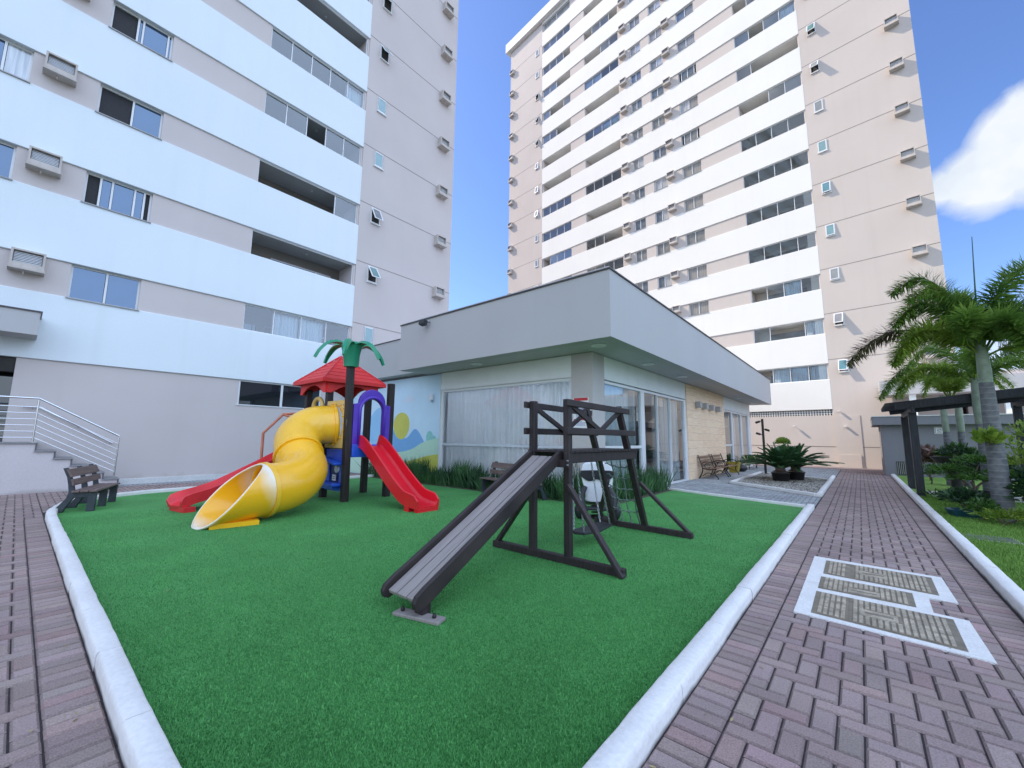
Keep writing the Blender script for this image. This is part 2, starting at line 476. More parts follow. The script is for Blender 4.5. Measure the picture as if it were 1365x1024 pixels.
    def blade(self, p, d, w, side=None, droop=0.0, seg=2):
        """a thin pointed leaf from p along d"""
        p, d = V(p), V(d)
        s = side if side is not None else d.cross(V((0, 0, 1)))
        s = V(s)
        if s.length < 1e-5: s = V((1, 0, 0))
        s = s.normalized() * (w / 2)
        L = d.length
        mid = p + d * .5 + V((0, 0, -droop * L * .25)); tip = p + d + V((0, 0, -droop * L))
        if seg == 1:
            return self.add([p - s * .6, p + s * .6, tip], [(0, 1, 2)])
        return self.add([p - s * .6, p + s * .6, mid + s, mid - s, tip], [(0, 1, 2, 3), (3, 2, 4)])
    def mesh(self, name, mats, smooth=None):
        me = bpy.data.meshes.new(name)
        me.from_pydata(self.v, [], self.f)
        mats = mats if isinstance(mats, (list, tuple)) else [mats]
        for m in mats: me.materials.append(M[m] if isinstance(m, str) else m)
        if len(mats) > 1: me.polygons.foreach_set('material_index', self.m)
        if any(c is not None for c in self.c):
            at = me.color_attributes.new('col', 'FLOAT_COLOR', 'CORNER')
            arr = []
            for f, c in zip(self.f, self.c):
                arr.extend(list(c4(c or (.5, .5, .5))) * len(f))
            at.data.foreach_set('color', arr)
        if smooth:
            me.polygons.foreach_set('use_smooth', [True] * len(me.polygons))
            if smooth is not True: me.set_sharp_from_angle(angle=R(smooth))
        me.update()
        return me
    def build(self, name, mats, parent=None, smooth=None, bevel=0, loc=None, seg=2):
        o = bpy.data.objects.new(name, self.mesh(name, mats, smooth))
        COL.objects.link(o)
        if parent: o.parent = parent
        if loc: o.location = loc
        if bevel:
            b = o.modifiers.new('bevel', 'BEVEL'); b.width = bevel; b.segments = seg; b.limit_method = 'ANGLE'; b.angle_limit = R(40)
        return o

def spline(pts, n=8):
    """Catmull-Rom through pts"""
    P = [V(p) for p in pts]; P = [P[0] * 2 - P[1]] + P + [P[-1] * 2 - P[-2]]; out = []
    for i in range(1, len(P) - 2):
        for k in range(n):
            t = k / n; a, b, c, d = P[i - 1], P[i], P[i + 1], P[i + 2]
            out.append(.5 * ((2 * b) + (c - a) * t + (2 * a - 5 * b + 4 * c - d) * t * t + (3 * b - a - 3 * c + d) * t ** 3))
    out.append(P[-2]); return out

def tag(o, label=None, cat=None, group=None, kind=None):
    if label: o['label'] = label
    if cat: o['category'] = cat
    if group: o['group'] = group
    if kind: o['kind'] = kind
    return o

def thing(name, label, cat, loc=(0, 0, 0), rz=0, group=None):
    o = bpy.data.objects.new(name, None); COL.objects.link(o)
    o.empty_display_size = .2
    o.location = loc; o.rotation_euler = (0, 0, rz)
    return tag(o, label, cat, group)

def part(name, me, parent, loc=(0, 0, 0), rz=0):
    o = bpy.data.objects.new(name, me); COL.objects.link(o); o.parent = parent
    o.location = loc; o.rotation_euler = (0, 0, rz)
    return o

def dup(root, loc, rz, label, group=None):
    """copy a thing with its parts and their sub-parts"""
    r = root.copy(); COL.objects.link(r); r.location = loc; r.rotation_euler = (0, 0, rz); r['label'] = label
    if group: r['group'] = group
    for ch in list(root.children):
        c = ch.copy(); COL.objects.link(c); c.parent = r
        for g in list(ch.children):
            d = g.copy(); COL.objects.link(d); d.parent = c
    return r

def struct(o): return tag(o, kind='structure')

# ------------------------------------------------------------------ camera
def camera():
    yaw, pitch, roll = R(-40.0), R(7.54), R(.639)
    fw = V((math.sin(yaw) * math.cos(pitch), math.cos(yaw) * math.cos(pitch), math.sin(pitch)))
    rt = V((math.cos(yaw), -math.sin(yaw), 0)); up = rt.cross(fw)
    r2 = rt * math.cos(roll) + up * math.sin(roll); u2 = up * math.cos(roll) - rt * math.sin(roll)
    cd = bpy.data.cameras.new('camera'); cam = bpy.data.objects.new('camera', cd); COL.objects.link(cam)
    m = Matrix.Identity(4)
    for i in range(3):
        m[i][0], m[i][1], m[i][2] = r2[i], u2[i], -fw[i]
    m[2][3] = 1.5
    cam.matrix_world = m
    cd.sensor_width = 36; cd.lens = 548.5 / 1365 * 36; cd.clip_start = .05; cd.clip_end = 2000
    scene.camera = cam
camera()

# ------------------------------------------------------------------ light
SUN = V((2.30, .736, -2.2)).normalized()          # the way the light travels
def light():
    ld = bpy.data.lights.new('sun', 'SUN'); ld.energy = 5.0; ld.angle = R(.5); ld.color = (1, .86, .68)
    lo = bpy.data.objects.new('sun', ld); COL.objects.link(lo)
    lo.rotation_euler = SUN.to_track_quat('-Z', 'Y').to_euler(); lo.location = (0, 0, 80)
    w = bpy.data.worlds.new('World'); scene.world = w; w.use_nodes = True
    nt = w.node_tree; nt.nodes.clear(); L = nt.links.new
    out = N(nt, 'ShaderNodeOutputWorld'); bg = N(nt, 'ShaderNodeBackground', Strength=.15)
    sky = nt.nodes.new('ShaderNodeTexSky'); sky.sky_type = 'NISHITA'; sky.sun_disc = False
    sky.sun_elevation = math.asin(-SUN.z); sky.sun_rotation = math.atan2(-SUN.x, -SUN.y) % (2 * math.pi)
    sky.air_density = 1.0; sky.dust_density = .7; sky.ozone_density = 1.6; sky.altitude = 0
    tc = N(nt, 'ShaderNodeTexCoord')
    n1 = N(nt, 'ShaderNodeTexNoise', Scale=8.5, Detail=9.0, Roughness=.55); n1.inputs['Distortion'].default_value = .35
    L(tc.outputs['Generated'], n1.inputs['Vector'])
    def bump(c, r0, r1):
        d = N(nt, 'ShaderNodeVectorMath', operation='DISTANCE')
        L(tc.outputs['Generated'], d.inputs[0]); d.inputs[1].default_value = V(c).normalized()
        return ramp(nt, d.outputs['Value'], r1, r0)
    def math2(op, a, b):
        n = N(nt, 'ShaderNodeMath', operation=op)
        for i, x in enumerate((a, b)):
            if isinstance(x, (int, float)): n.inputs[i].default_value = x
            else: L(x, n.inputs[i])
        return n.outputs[0]
    # one cumulus to the right of the far tower, low haze cloud beyond the garden, scattered cloud over the east
    body = math2('MAXIMUM', math2('MAXIMUM', bump((.174, .899, .400), .03, .085), bump((.228, .878, .420), .045, .115)), bump((.134, .905, .402), .012, .055))
    east = N(nt, 'ShaderNodeVectorMath', operation='DOT_PRODUCT')
    L(tc.outputs['Generated'], east.inputs[0]); east.inputs[1].default_value = (1, -.35, 0)
    low = N(nt, 'ShaderNodeSeparateXYZ'); L(tc.outputs['Generated'], low.inputs[0])
    em = math2('MULTIPLY', ramp(nt, east.outputs['Value'], .25, .7), ramp(nt, low.outputs['Z'], .62, .25))
    hz = math2('MULTIPLY', bump((.26, .955, .12), .05, .20), .75)
    msk = math2('MAXIMUM', math2('MAXIMUM', math2('MULTIPLY', body, .80), math2('MULTIPLY', em, .62)), math2('MULTIPLY', hz, .9))
    dens = ramp(nt, math2('ADD', math2('MULTIPLY', n1.outputs['Fac'], 1.25), msk), .95, 1.33)
    n2 = N(nt, 'ShaderNodeTexNoise', Scale=7.0, Detail=4.0); L(tc.outputs['Generated'], n2.inputs['Vector'])
    cc = mixcol(nt, ramp(nt, n2.outputs['Fac'], .35, .65), (4.9, 5.5, 6.3), (6.9, 7.05, 7.2))
    sk = mixcol(nt, 1.0, sky.outputs[0], (1.10, 1.30, 1.77), 'MULTIPLY')
    # unseen bright bank added behind the viewer (south-east) to fill the shade
    sd = N(nt, 'ShaderNodeVectorMath', operation='DOT_PRODUCT')
    L(tc.outputs['Generated'], sd.inputs[0]); sd.inputs[1].default_value = V((.93, -.20, .34)).normalized()
    fill_bank = math2('MULTIPLY', ramp(nt, sd.outputs['Value'], .26, .68), ramp(nt, low.outputs['Z'], .06, .22))
    fill_bank = ramp(nt, math2('ADD', math2('MULTIPLY', n1.outputs['Fac'], .8), fill_bank), .62, 1.12)
    # unseen bright band added low in the south, lifts light under the eaves
    hd = N(nt, 'ShaderNodeVectorMath', operation='DOT_PRODUCT')
    L(tc.outputs['Generated'], hd.inputs[0]); hd.inputs[1].default_value = V((.05, -.97, .22)).normalized()
    south_fill = math2('MULTIPLY', ramp(nt, hd.outputs['Value'], .74, .95), ramp(nt, low.outputs['Z'], 0, .05))
    c1 = mixcol(nt, south_fill, mixcol(nt, dens, sk, cc), (9.5, 10.6, 12.0))
    L(mixcol(nt, fill_bank, c1, (9.4, 11.9, 16.4)), bg.inputs['Color'])
    L(bg.outputs[0], out.inputs[0])
light()
scene.view_settings.view_transform = 'Standard'; scene.view_settings.look = 'None'; scene.view_settings.exposure = 0
scene.cycles.use_denoising = True
scene.cycles.max_bounces = 8; scene.cycles.transparent_max_bounces = 16

# ------------------------------------------------------------------ ground, paving, turf, kerbs (the setting)
g = MB(); g.box((-300, -300, -.6), (300, 400, -.03)); struct(g.build('ground', 'ground'))

def rand_col(base, j, hue=.028):
    k = 1 + random.uniform(-j, j) * 1.25
    if random.random() < .16: base = (base[0] * 1.03, base[1] * .96, base[2] * .965)
    return tuple(max(.01, x * k * (1 + random.uniform(-hue, hue))) for x in base)

def brick(mb, x0, y0, x1, y1, z, col, gap=.008, ch=.011):
    x0 += gap / 2; y0 += gap / 2; x1 -= gap / 2; y1 -= gap / 2
    if x1 - x0 < .02 or y1 - y0 < .02: return
    z += random.uniform(-.0022, .0022)
    t = [random.uniform(-.0012, .0012) for _ in range(4)]
    b = -.012
    vs = [(x0, y0, b), (x1, y0, b), (x1, y1, b), (x0, y1, b),
          (x0, y0, z - ch), (x1, y0, z - ch), (x1, y1, z - ch), (x0, y1, z - ch),
          (x0 + ch, y0 + ch, z + t[0]), (x1 - ch, y0 + ch, z + t[1]), (x1 - ch, y1 - ch, z + t[2]), (x0 + ch, y1 - ch, z + t[3])]
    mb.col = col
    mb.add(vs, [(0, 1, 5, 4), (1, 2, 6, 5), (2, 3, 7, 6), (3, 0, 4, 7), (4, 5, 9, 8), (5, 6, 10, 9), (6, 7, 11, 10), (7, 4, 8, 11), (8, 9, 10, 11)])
    k = tuple(x * .6 for x in col); mb.c[-9:] = [k] * 4 + [tuple(x * .80 for x in col)] * 4 + [col]  # sides and chamfers darkened in colour to stand in for joint shade

W_ = .114
def herring(mb, x0, y0, x1, y1, base, keep=None, z=0.0, j=.11, hue=.028):
    nx, ny = int((x1 - x0) / W_) + 2, int((y1 - y0) / W_) + 2
    for i in range(-2, nx):
        for k in range(-2, ny):
            t = (i + k) % 4
            if t == 0: r = (i, k, i + 2, k + 1)
            elif t == 2: r = (i, k, i + 1, k + 2)
            else: continue
            a, b, c, d = x0 + r[0] * W_, y0 + r[1] * W_, x0 + r[2] * W_, y0 + r[3] * W_
            a, b, c, d = max(a, x0), max(b, y0), min(c, x1), min(d, y1)
            if c - a < .02 or d - b < .02: continue
            if keep and not keep((a + c) / 2, (b + d) / 2): continue
            brick(mb, a, b, c, d, z, rand_col(base, j, hue))

PURPLE = (.315, .236, .218)
GREYP = (.34, .35, .36)
# main path (runs away along +Y) with soldier courses on both edges, and the path in front (along X)
p = MB()
XL0, XL1, XR0, XR1 = -.895, -.665, .703, .955
DR = (-.57, 4.48, .61, 6.95)
def off_drain(x, y):
    if not (-.50 < x < .53 and 4.66 < y < 6.80): return True
    return x > .33 and 5.32 < y < 5.93
n = 0; y = .25
while y < 29.5:
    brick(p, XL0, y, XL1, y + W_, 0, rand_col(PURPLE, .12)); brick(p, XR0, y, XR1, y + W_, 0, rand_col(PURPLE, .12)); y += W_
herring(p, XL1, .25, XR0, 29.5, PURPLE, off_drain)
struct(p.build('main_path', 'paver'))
p = MB(); x = -11.3
while x < -.9:
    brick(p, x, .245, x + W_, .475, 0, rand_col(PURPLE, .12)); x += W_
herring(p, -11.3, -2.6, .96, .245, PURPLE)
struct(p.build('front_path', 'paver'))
def kerb_y(x):            # rear-left kerb curve (outer side) as y over x
    pts = [(-11.3, .48), (-11.8, .53), (-12.8, .74), (-13.35, 1.0), (-13.75, 1.6), (-14.05, 2.3)]
    if x > pts[0][0]: return .48
    for (a, b), (c, d) in zip(pts, pts[1:]):
        if x >= c: return b + (d - b) * (x - a) / (c - a)
    return 99
p = MB()
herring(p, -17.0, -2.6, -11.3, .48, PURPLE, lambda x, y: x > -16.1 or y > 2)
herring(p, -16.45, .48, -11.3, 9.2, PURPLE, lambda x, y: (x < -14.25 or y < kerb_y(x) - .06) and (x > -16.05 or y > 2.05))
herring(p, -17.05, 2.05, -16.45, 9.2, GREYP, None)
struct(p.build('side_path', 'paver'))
def in_planter(x, y): return -3.72 < x < -.93 and 14.33 + .75 * (-.95 - x) < y < 20.22 + .88 * (-.95 - x)
p = MB()
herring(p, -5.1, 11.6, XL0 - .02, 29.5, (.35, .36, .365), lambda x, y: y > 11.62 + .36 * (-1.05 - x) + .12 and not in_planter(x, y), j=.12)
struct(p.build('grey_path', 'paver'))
jb = MB()
jb.box((-17.05, -2.6, -.028), (.97, .5, -.0115)); jb.box((-.93, .5, -.028), (.97, 29.6, -.0115))
jb.box((-17.05, .5, -.028), (-13.2, 9.25, -.0115)); jb.box((-5.1, 11.6, -.028), (-.93, 29.6, -.0115))
struct(jb.build('path_bed', 'joint'))
q = MB(); q.box((-40, 29.6, -.028), (12, 33, -.006)); struct(q.build('far_path', mat('far_paving', (.24, .19, .19), .9, .15, 3, .2, 60)))

# artificial turf: base sheet and fibres
def in_turf(X, Y):
    ok = (X > -14.1) & (X < -1.0) & (Y > .58)
    yk = np.interp(X, [-14.1, -13.75, -13.35, -12.8, -11.8, -11.3, 0], [2.5, 1.72, 1.12, .86, .66, .6, .59])
    ok &= Y > yk
    ok &= Y < 11.58 + .36 * (-1.05 - X)
    ok &= ~((X < -5.0) & (Y > 9.2))
    return ok
tb = MB()
poly = [(-14.1, 2.45), (-13.78, 1.66), (-13.35, 1.08), (-12.8, .82), (-11.8, .63), (-11.3, .56), (-1.0, .56), (-1.0, 11.62), (-5.05, 13.08), (-5.05, 9.26), (-14.1, 9.26)]
tb.add([(x, y, .015) for x, y in poly], [tuple(range(len(poly)))])
def turf_mat(name, lo, hi, sc):
    m, nt, out = _nt(name); L = nt.links.new
    b = N(nt, 'ShaderNodeBsdfPrincipled', Roughness=.75); b.inputs['Specular IOR Level'].default_value = .25
    tc = N(nt, 'ShaderNodeTexCoord')
    n1 = N(nt, 'ShaderNodeTexNoise', Scale=sc, Detail=6.0, Roughness=.7); L(tc.outputs['Object'], n1.inputs['Vector'])
    n2 = N(nt, 'ShaderNodeTexNoise', Scale=1.3, Detail=4.0); L(tc.outputs['Object'], n2.inputs['Vector'])
    c = mixcol(nt, ramp(nt, n1.outputs['Fac'], .36, .64), lo, hi)
    c = mixcol(nt, 1.0, c, mixcol(nt, ramp(nt, n2.outputs['Fac'], .3, .7), (.84, .86, .84), (1.1, 1.1, 1.1)), 'MULTIPLY')
    L(c, b.inputs['Base Color'])
    bp = N(nt, 'ShaderNodeBump', Strength=.9, Distance=.02); L(n1.outputs['Fac'], bp.inputs['Height']); L(bp.outputs[0], b.inputs['Normal'])
    L(b.outputs[0], out.inputs[0]); return m
struct(tb.build('turf_base', turf_mat('turf', (.038, .19, .05), (.145, .45, .13), 75)))

def blades(name, X, Y, z, h, w, cols, matname, lean=.6):
    n = len(X); a = rng.uniform(0, 2 * math.pi, n); hh = h * rng.uniform(.6, 1.15, n); ww = w * rng.uniform(.7, 1.3, n)
    l = rng.uniform(.1, lean, n); b = rng.uniform(0, 2 * math.pi, n)
    sx, sy = np.cos(a) * ww / 2, np.sin(a) * ww / 2
    P = np.empty((n, 3, 3))
    P[:, 0] = np.stack([X - sx, Y - sy, np.full(n, z)], 1); P[:, 1] = np.stack([X + sx, Y + sy, np.full(n, z)], 1)
    P[:, 2] = np.stack([X + np.cos(b) * hh * l, Y + np.sin(b) * hh * l, z + hh], 1)
    me = bpy.data.meshes.new(name); me.vertices.add(3 * n); me.loops.add(3 * n); me.polygons.add(n)
    me.vertices.foreach_set('co', P.ravel()); me.loops.foreach_set('vertex_index', np.arange(3 * n, dtype=np.int32))
    me.polygons.foreach_set('loop_start', np.arange(0, 3 * n, 3, dtype=np.int32))
    me.update(calc_edges=True)
    lo, hi = np.array(cols[0]), np.array(cols[1]); t = rng.uniform(0, 1, (n, 1)) ** 1.3
    c = lo + (hi - lo) * t; c = np.concatenate([c, np.ones((n, 1))], 1).repeat(3, axis=0)
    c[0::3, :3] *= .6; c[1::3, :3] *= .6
    at = me.color_attributes.new('col', 'FLOAT_COLOR', 'CORNER'); at.data.foreach_set('color', c.ravel())
    me.materials.append(matname)
    o = bpy.data.objects.new(name, me); COL.objects.link(o); return o
def radial(n, r0, r1, a0, a1):
    """points around the viewpoint, density falling off with distance"""
    r = r0 * (r1 / r0) ** rng.uniform(0, 1, n); a = rng.uniform(a0, a1, n)
    return r * np.sin(a), r * np.cos(a)
X, Y = radial(560000, 1.4, 11, R(-92), R(2)); k = in_turf(X, Y); X, Y = X[k], Y[k]
fib = attr_mat('turf_fibre', .6, 60, .1, 0)
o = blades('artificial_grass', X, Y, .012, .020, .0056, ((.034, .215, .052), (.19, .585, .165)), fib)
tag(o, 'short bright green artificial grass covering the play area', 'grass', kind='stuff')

# kerbs: rounded concrete segments painted white
def kerb(name, path, w=.135, h=.10, seg=1.0, zb=-.02):
    """path = centre line; separate segments with fine joints"""
    mb = MB(); P = [V((x, y, 0)) for x, y in path]
    L = [0.0]
    for a, b in zip(P, P[1:]): L.append(L[-1] + (b - a).length)
    def at(s):
        s = max(0, min(L[-1], s))
        for i in range(len(P) - 1):
            if s <= L[i + 1] + 1e-9: return P[i].lerp(P[i + 1], (s - L[i]) / max(1e-9, L[i + 1] - L[i]))
        return P[-1]
    n = max(1, round(L[-1] / seg)); d = L[-1] / n
    for i in range(n):
        dz = random.uniform(-.004, .004); dw = random.uniform(-.004, .004)
        k = 7
        pts = [at(i * d + .005 + (d - .010) * j / k) + V((random.uniform(-.0025, .0025), random.uniform(-.0025, .0025), dz + random.uniform(-.002, .002))) for j in range(k + 1)]
        hw = w / 2 + dw
        prof = [(-hw, zb), (hw, zb), (hw * .98, h * .62), (hw * .90, h * .90), (hw * .74, h), (-hw * .74, h), (-hw * .90, h * .90), (-hw * .98, h * .62)]
        mb.sweep(prof, pts)
    return struct(mb.build(name, 'kerb_white', smooth=50))
kerb('kerb', [(-.9, .545), (-11.0, .545), (-11.5, .565), (-12.1, .66), (-12.8, .81), (-13.3, 1.06), (-13.7, 1.6), (-14.0, 2.3), (-14.12, 3.2), (-14.12, 9.2)], .135, .10)
kerb('kerb', [(-.965, .615), (-.965, 11.75)], .14, .10)
kerb('kerb', [(-1.04, 11.68), (-3.0, 12.31), (-5.05, 13.07)], .11, .075)
kerb('kerb', [(1.045, -.8), (1.045, 25.6)], .15, .10)
kerb('kerb', [(-.965, 14.3), (-.965, 22.5)], .13, .10)
kerb('kerb', [(-1.03, 14.35), (-3.55, 16.35)], .13, .10)
kerb('kerb', [(-3.58, 16.40), (-3.66, 22.5)], .13, .10)
kerb('kerb', [(-3.6, 22.55), (-1.03, 20.2)], .12, .09)

# a few dry leaves lying about
lf = MB(); lr = random.Random(12)
for _ in range(70):
    side = lr.random()
    if side < .35: x, y = lr.uniform(-8, -1.2), .475 - abs(lr.gauss(0, .12)) - .03
    elif side < .6: x, y = -.87 + abs(lr.gauss(0, .12)), lr.uniform(1.2, 11)
    elif side < .8: x, y = lr.uniform(-.8, .9), lr.uniform(2, 14)
    else: x, y = lr.uniform(-9, -1.3), lr.uniform(.9, 8)
    z = .036 if side >= .8 else .006; a = lr.uniform(0, 6.28); L_ = lr.uniform(.012, .034); k = lr.uniform(.6, 1.4)
    lf.col = (.30 * k, .23 * k, .11 * k)
    lf.blade((x, y, z), (math.cos(a) * L_, math.sin(a) * L_, lr.uniform(.001, .008)), L_ * .45)
tag(lf.build('fallen_leaves', 'paver'), 'small dry fallen leaves scattered along the kerbs and turf', 'leaves', kind='stuff')
# ------------------------------------------------------------------ apartment towers
# local frame of a tower: x along the facade (to the viewer's right), y inwards, z up
ST, S0, OH = 2.93, 5.36, 1.02          # storey height, first sill, opening height
_cache = {}
def cached(key, fn):
    if key not in _cache: _cache[key] = fn()
    return _cache[key]

def frame_mb(w, h, t=.05, d=.06, y=0.0, mull=(), dark=False):
    mb = MB()
    mb.box((0, y, 0), (w, y + d, t)); mb.box((0, y, h - t), (w, y + d, h))
    mb.box((0, y + .002, t), (t, y + d - .002, h - t)); mb.box((w - t, y + .002, t), (w, y + d - .002, h - t))
    for m in mull: mb.box((m - t / 2, y - .012, t), (m + t / 2, y + d - .012, h - t))
    mb.mi = 1; mb.box((-.03, -.10, -.03), (w + .03, y + .02, 0.0))      # projecting sill
    return mb

def pane_me(w, h, y, m):
    return MB().add([(0, y, 0), (w, y, 0), (w, y, h), (0, y, h)], [(0, 1, 2, 3)]).mesh('pane', m)

def window(parent, x, z, w, style, h=OH, name='window'):
    """sliding window; style = list of (fraction, pane kind)"""
    cuts = []; a = 0
    for fr, kd in style: cuts.append((a, a + fr, kd)); a += fr
    mull = tuple(round(c[1] * w, 3) for c in cuts[:-1])
    f = part(name, cached(('wf', w, h, mull), lambda: frame_mb(w, h, .05, .06, .10, mull).mesh('window', ['white_frame', 'sill'])), parent, (x, 0, z))
    for c0, c1, kd in cuts:
        p0, p1 = c0 * w + .035, c1 * w - .035
        me = cached(('wp', round(p1 - p0, 3), h, kd), lambda: pane_me(p1 - p0, h - .08, .13 if kd != 'net' else .15, kd))
        part('pane', me, f, (p0, 0, .04))
    return f

def bath_window(parent, x, z, k):
    w, h = .48, .76
    kd = ['pane_green', 'pane_green', 'pane_dim', 'pane_green', 'pane_dim'][k % 5]
    tilt = [0, .42, .12, 0, .5, .2, .6, .1][k % 8]
    def mk():
        mb = MB(); mb.box((-.02, -.03, -.05), (w + .03, .06, 0)); t = .04
        for a, b in (((0, .0, 0), (t, .06, h)), ((w - t, .0, 0), (w, .06, h)), ((t, .002, h - t), (w - t, .058, h)), ((t, .002, 0), (w - t, .058, t))): mb.box(a, b)
        return mb.mesh('bathroom_window', 'white_frame')
    f = part('bathroom_window', cached('bw', mk), parent, (x, -.10, z))
    def sash():
        mb = MB(); t = .045; W2, H2 = w - .03, h - .03
        for a, b in (((0, 0, -H2), (t, .03, 0)), ((W2 - t, 0, -H2), (W2, .03, 0)), ((t, .001, -t), (W2 - t, .029, 0)), ((t, .001, -H2), (W2 - t, .029, -H2 + t))): mb.box(a, b)
        mb.mi = 1; mb.box((t, .012, -H2 + t), (W2 - t, .018, -t))
        return mb.mesh('sash', ['white_frame', kd])
    s = part('sash', cached(('bs', kd), sash), f, (.015, .0, h - .015)); s.rotation_euler = (-tilt, 0, 0)
    part('recess', cached('br', lambda: MB().add([(0, .045, 0), (w, .045, 0), (w, .045, h), (0, .045, h)], [(0, 1, 2, 3)]).mesh('recess', 'dark_in')), f)

def aircon(parent, x, z, y=0):
    def mk():
        mb = MB(); w, h, d, t = .62, .50, .32, .045
        mb.box((0, -d, 0), (t, 0, h)); mb.box((w - t, -d, 0), (w, 0, h)); mb.box((t, -d + .002, h - t), (w - t, 0, h - .001)); mb.box((-.02, -d - .03, -.05), (w + .02, 0, 0))
        mb.box((t, -d + .003, .001), (w - t, -d + .035, .13))
        mb.box((w * .4, -.22, -.14), (w * .4 + .03, -.17, -.05))
        return mb.mesh('air_conditioner', 'ac_box')
    def gr():
        mb = MB(); mb.mi = 0; mb.box((.05, -.22, .14), (.57, -.02, .45))
        mb.mi = 1
        for i in range(7): mb.box((.06, -.232, .16 + i * .042), (.56, -.222, .175 + i * .042))
        return mb.mesh('grille', ['ac_grille', 'alu'])
    a = part('air_conditioner', cached('ac', mk), parent, (x, y, z)); part('grille', cached('acg', gr), a)

def balcony(parent, x, z, w, style, tone='sun', h=OH):
    """style: string of panels, one letter each: g clear glass, b bluish glass, c curtain behind, o open (no pane), s stacked sashes"""
    n = len(style); pw = w / n
    def mk():
        mb = MB(); t = .035
        mb.box((0, .05, 0), (w, .10, .045)); mb.box((0, .05, h - .05), (w, .10, h))
        mb.box((0, .052, .045), (t, .098, h - .05)); mb.box((w - t, .052, .045), (w, .098, h - .05))
        for i in range(1, n):
            if style[i] != 'o' or style[i - 1] != 'o': mb.box((i * pw - .017, .055, .045), (i * pw + .017, .095, h - .05))
        return mb.mesh('balcony_glazing', 'white_frame')
    f = part('balcony_glazing', cached(('bf', w, style, h), mk), parent, (x, 0, z))
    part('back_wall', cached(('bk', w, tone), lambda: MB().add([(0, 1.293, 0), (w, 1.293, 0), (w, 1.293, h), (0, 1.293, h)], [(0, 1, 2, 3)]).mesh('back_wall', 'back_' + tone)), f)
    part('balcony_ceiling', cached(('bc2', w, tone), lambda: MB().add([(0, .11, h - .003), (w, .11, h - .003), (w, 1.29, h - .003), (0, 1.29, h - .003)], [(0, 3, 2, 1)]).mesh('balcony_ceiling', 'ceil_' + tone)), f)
    for i, s in enumerate(style):
        if s == 'o': continue
        kd = {'g': 'glass_balcony', 'b': 'glass_blue', 's': 'glass_balcony', 'c': 'glass_blue'}[s]
        part('pane', cached(('bp', round(pw, 3), h, kd), lambda: pane_me(pw - .035, h - .09, .075, kd)), f, (i * pw + .017, 0, .045))
        if s == 'c': part('curtain', cached(('bc', round(pw, 3), h), lambda: curtain_mb(pw - .06, h - .1, .3).mesh('curtain', 'curtain')), f, (i * pw + .03, 0, .03))
    return f

def curtain_mb(w, h, y, fold=.11, amp=.035, z0=0.0, rseed=3):
    rr = random.Random(rseed); mb = MB(); pts = []; x = 0.0
    while x < w:                                   # round pleats with deep narrow valleys between them
        f = fold * rr.uniform(.55, 1.35); a = amp * rr.uniform(.6, 1.3)
        for k in range(6):
            t = k / 6; pts.append((min(w, x + f * t), y + a - 2 * a * abs(math.sin(math.pi * t)) ** .55))
        x += f
    n = len(pts) - 1
    vs = [(a, b, z0) for a, b in pts] + [(a, y + (b - y) * .8, h) for a, b in pts]
    return mb.add(vs, [(i, i + 1, n + 2 + i, n + 1 + i) for i in range(n)])

def tower(root, x0, x1, depth, openings, floors, roofz, tan0, tan1, joints, mw, mt):
    """openings = [(xa, xb)] between tan0 and tan1 (the banded zone); the wings outside are plain tan"""
    D = 1.3
    core = MB(); core.mi = 0
    core.box((tan0, D, 0), (tan1, depth, roofz))
    core.box((x0, -.05, 0), (tan0 - .001, depth - .002, roofz - .002)); core.box((tan1 + .001, -.05, 0), (x1, depth - .002, roofz - .002))
    edges = [tan0] + [e for ab in openings for e in ab] + [tan1]
    solid = [(edges[i], edges[i + 1]) for i in range(0, len(edges), 2) if edges[i + 1] - edges[i] > .02]
    gt = 3.51
    for k in range(floors):
        z = S0 + k * ST
        lo = gt if k == 0 else S0 + (k - 1) * ST + OH
        bands = MB(); bands.box((tan0, -.06, lo), (tan1, D - .002, z)); bands.build('spandrel', mw, root, bevel=.012, seg=1)
        for a, b in solid: core.box((a, 0, z + .001), (b, D + .003, z + OH - .001))
    top = S0 + (floors - 1) * ST + OH
    bands = MB(); bands.box((tan0, -.06, top), (tan1, D - .002, roofz - .6))
    bands.build('spandrel', mw, root, bevel=.012, seg=1)
    core.mi = 1
    for a, b, z, h in joints: core.box((a, -.058, z - h), (b, -.04, z + h))
    return core.build('wall', [mt, 'groove'], root)

# ---- right tower: turned 6.7 degrees, facing the courtyard
TR = R(-6.7)
rt = thing('apartment_tower', 'tall sunlit white and beige apartment tower behind the low clubhouse', 'building', (.11667 * 31.8, .99317 * 31.8, 0), TR)
OPS = [(-29.0, -25.05), (-23.2, -19.12), (-17.88, -16.80), (-15.90, -14.70), (-13.38, -11.86), (-8.93, -4.93)]
J = [(a, b, 9.54 + (k - 1) * ST, .015) for k in range(16) for a, b in ((-34.54, -29.13), (-4.85, .54))] + [(-4.85, .54, 1.22, .02)]
tower(rt, -34.55, .55, 15, OPS, 16, 51.6, -29.12, -4.86, J, 'white_sun', 'tan_sun')
gf = MB(); gf.box((-29.1, .02, 0), (-4.87, 1.298, 3.14)); gf.mi = 1; gf.box((-29.1, .010, 1.2), (-4.875, .03, 1.24)); gf.build('ground_wall', ['tan_sun', 'groove'], rt)
cb = MB()                         # pierced block strip under the first white band
nb = 170; bw = 24.2 / nb
for i in range(nb + 1): cb.box((-29.09 + i * bw - .022, .06, 3.141), (-29.09 + i * bw + .022, .2, 3.509))
cb.box((-29.1, .064, 3.24), (-4.88, .196, 3.275)); cb.box((-29.1, .064, 3.37), (-4.88, .196, 3.405))
cb.mi = 1; cb.box((-29.1, 1.20, 3.141), (-4.88, 1.29, 3.509))
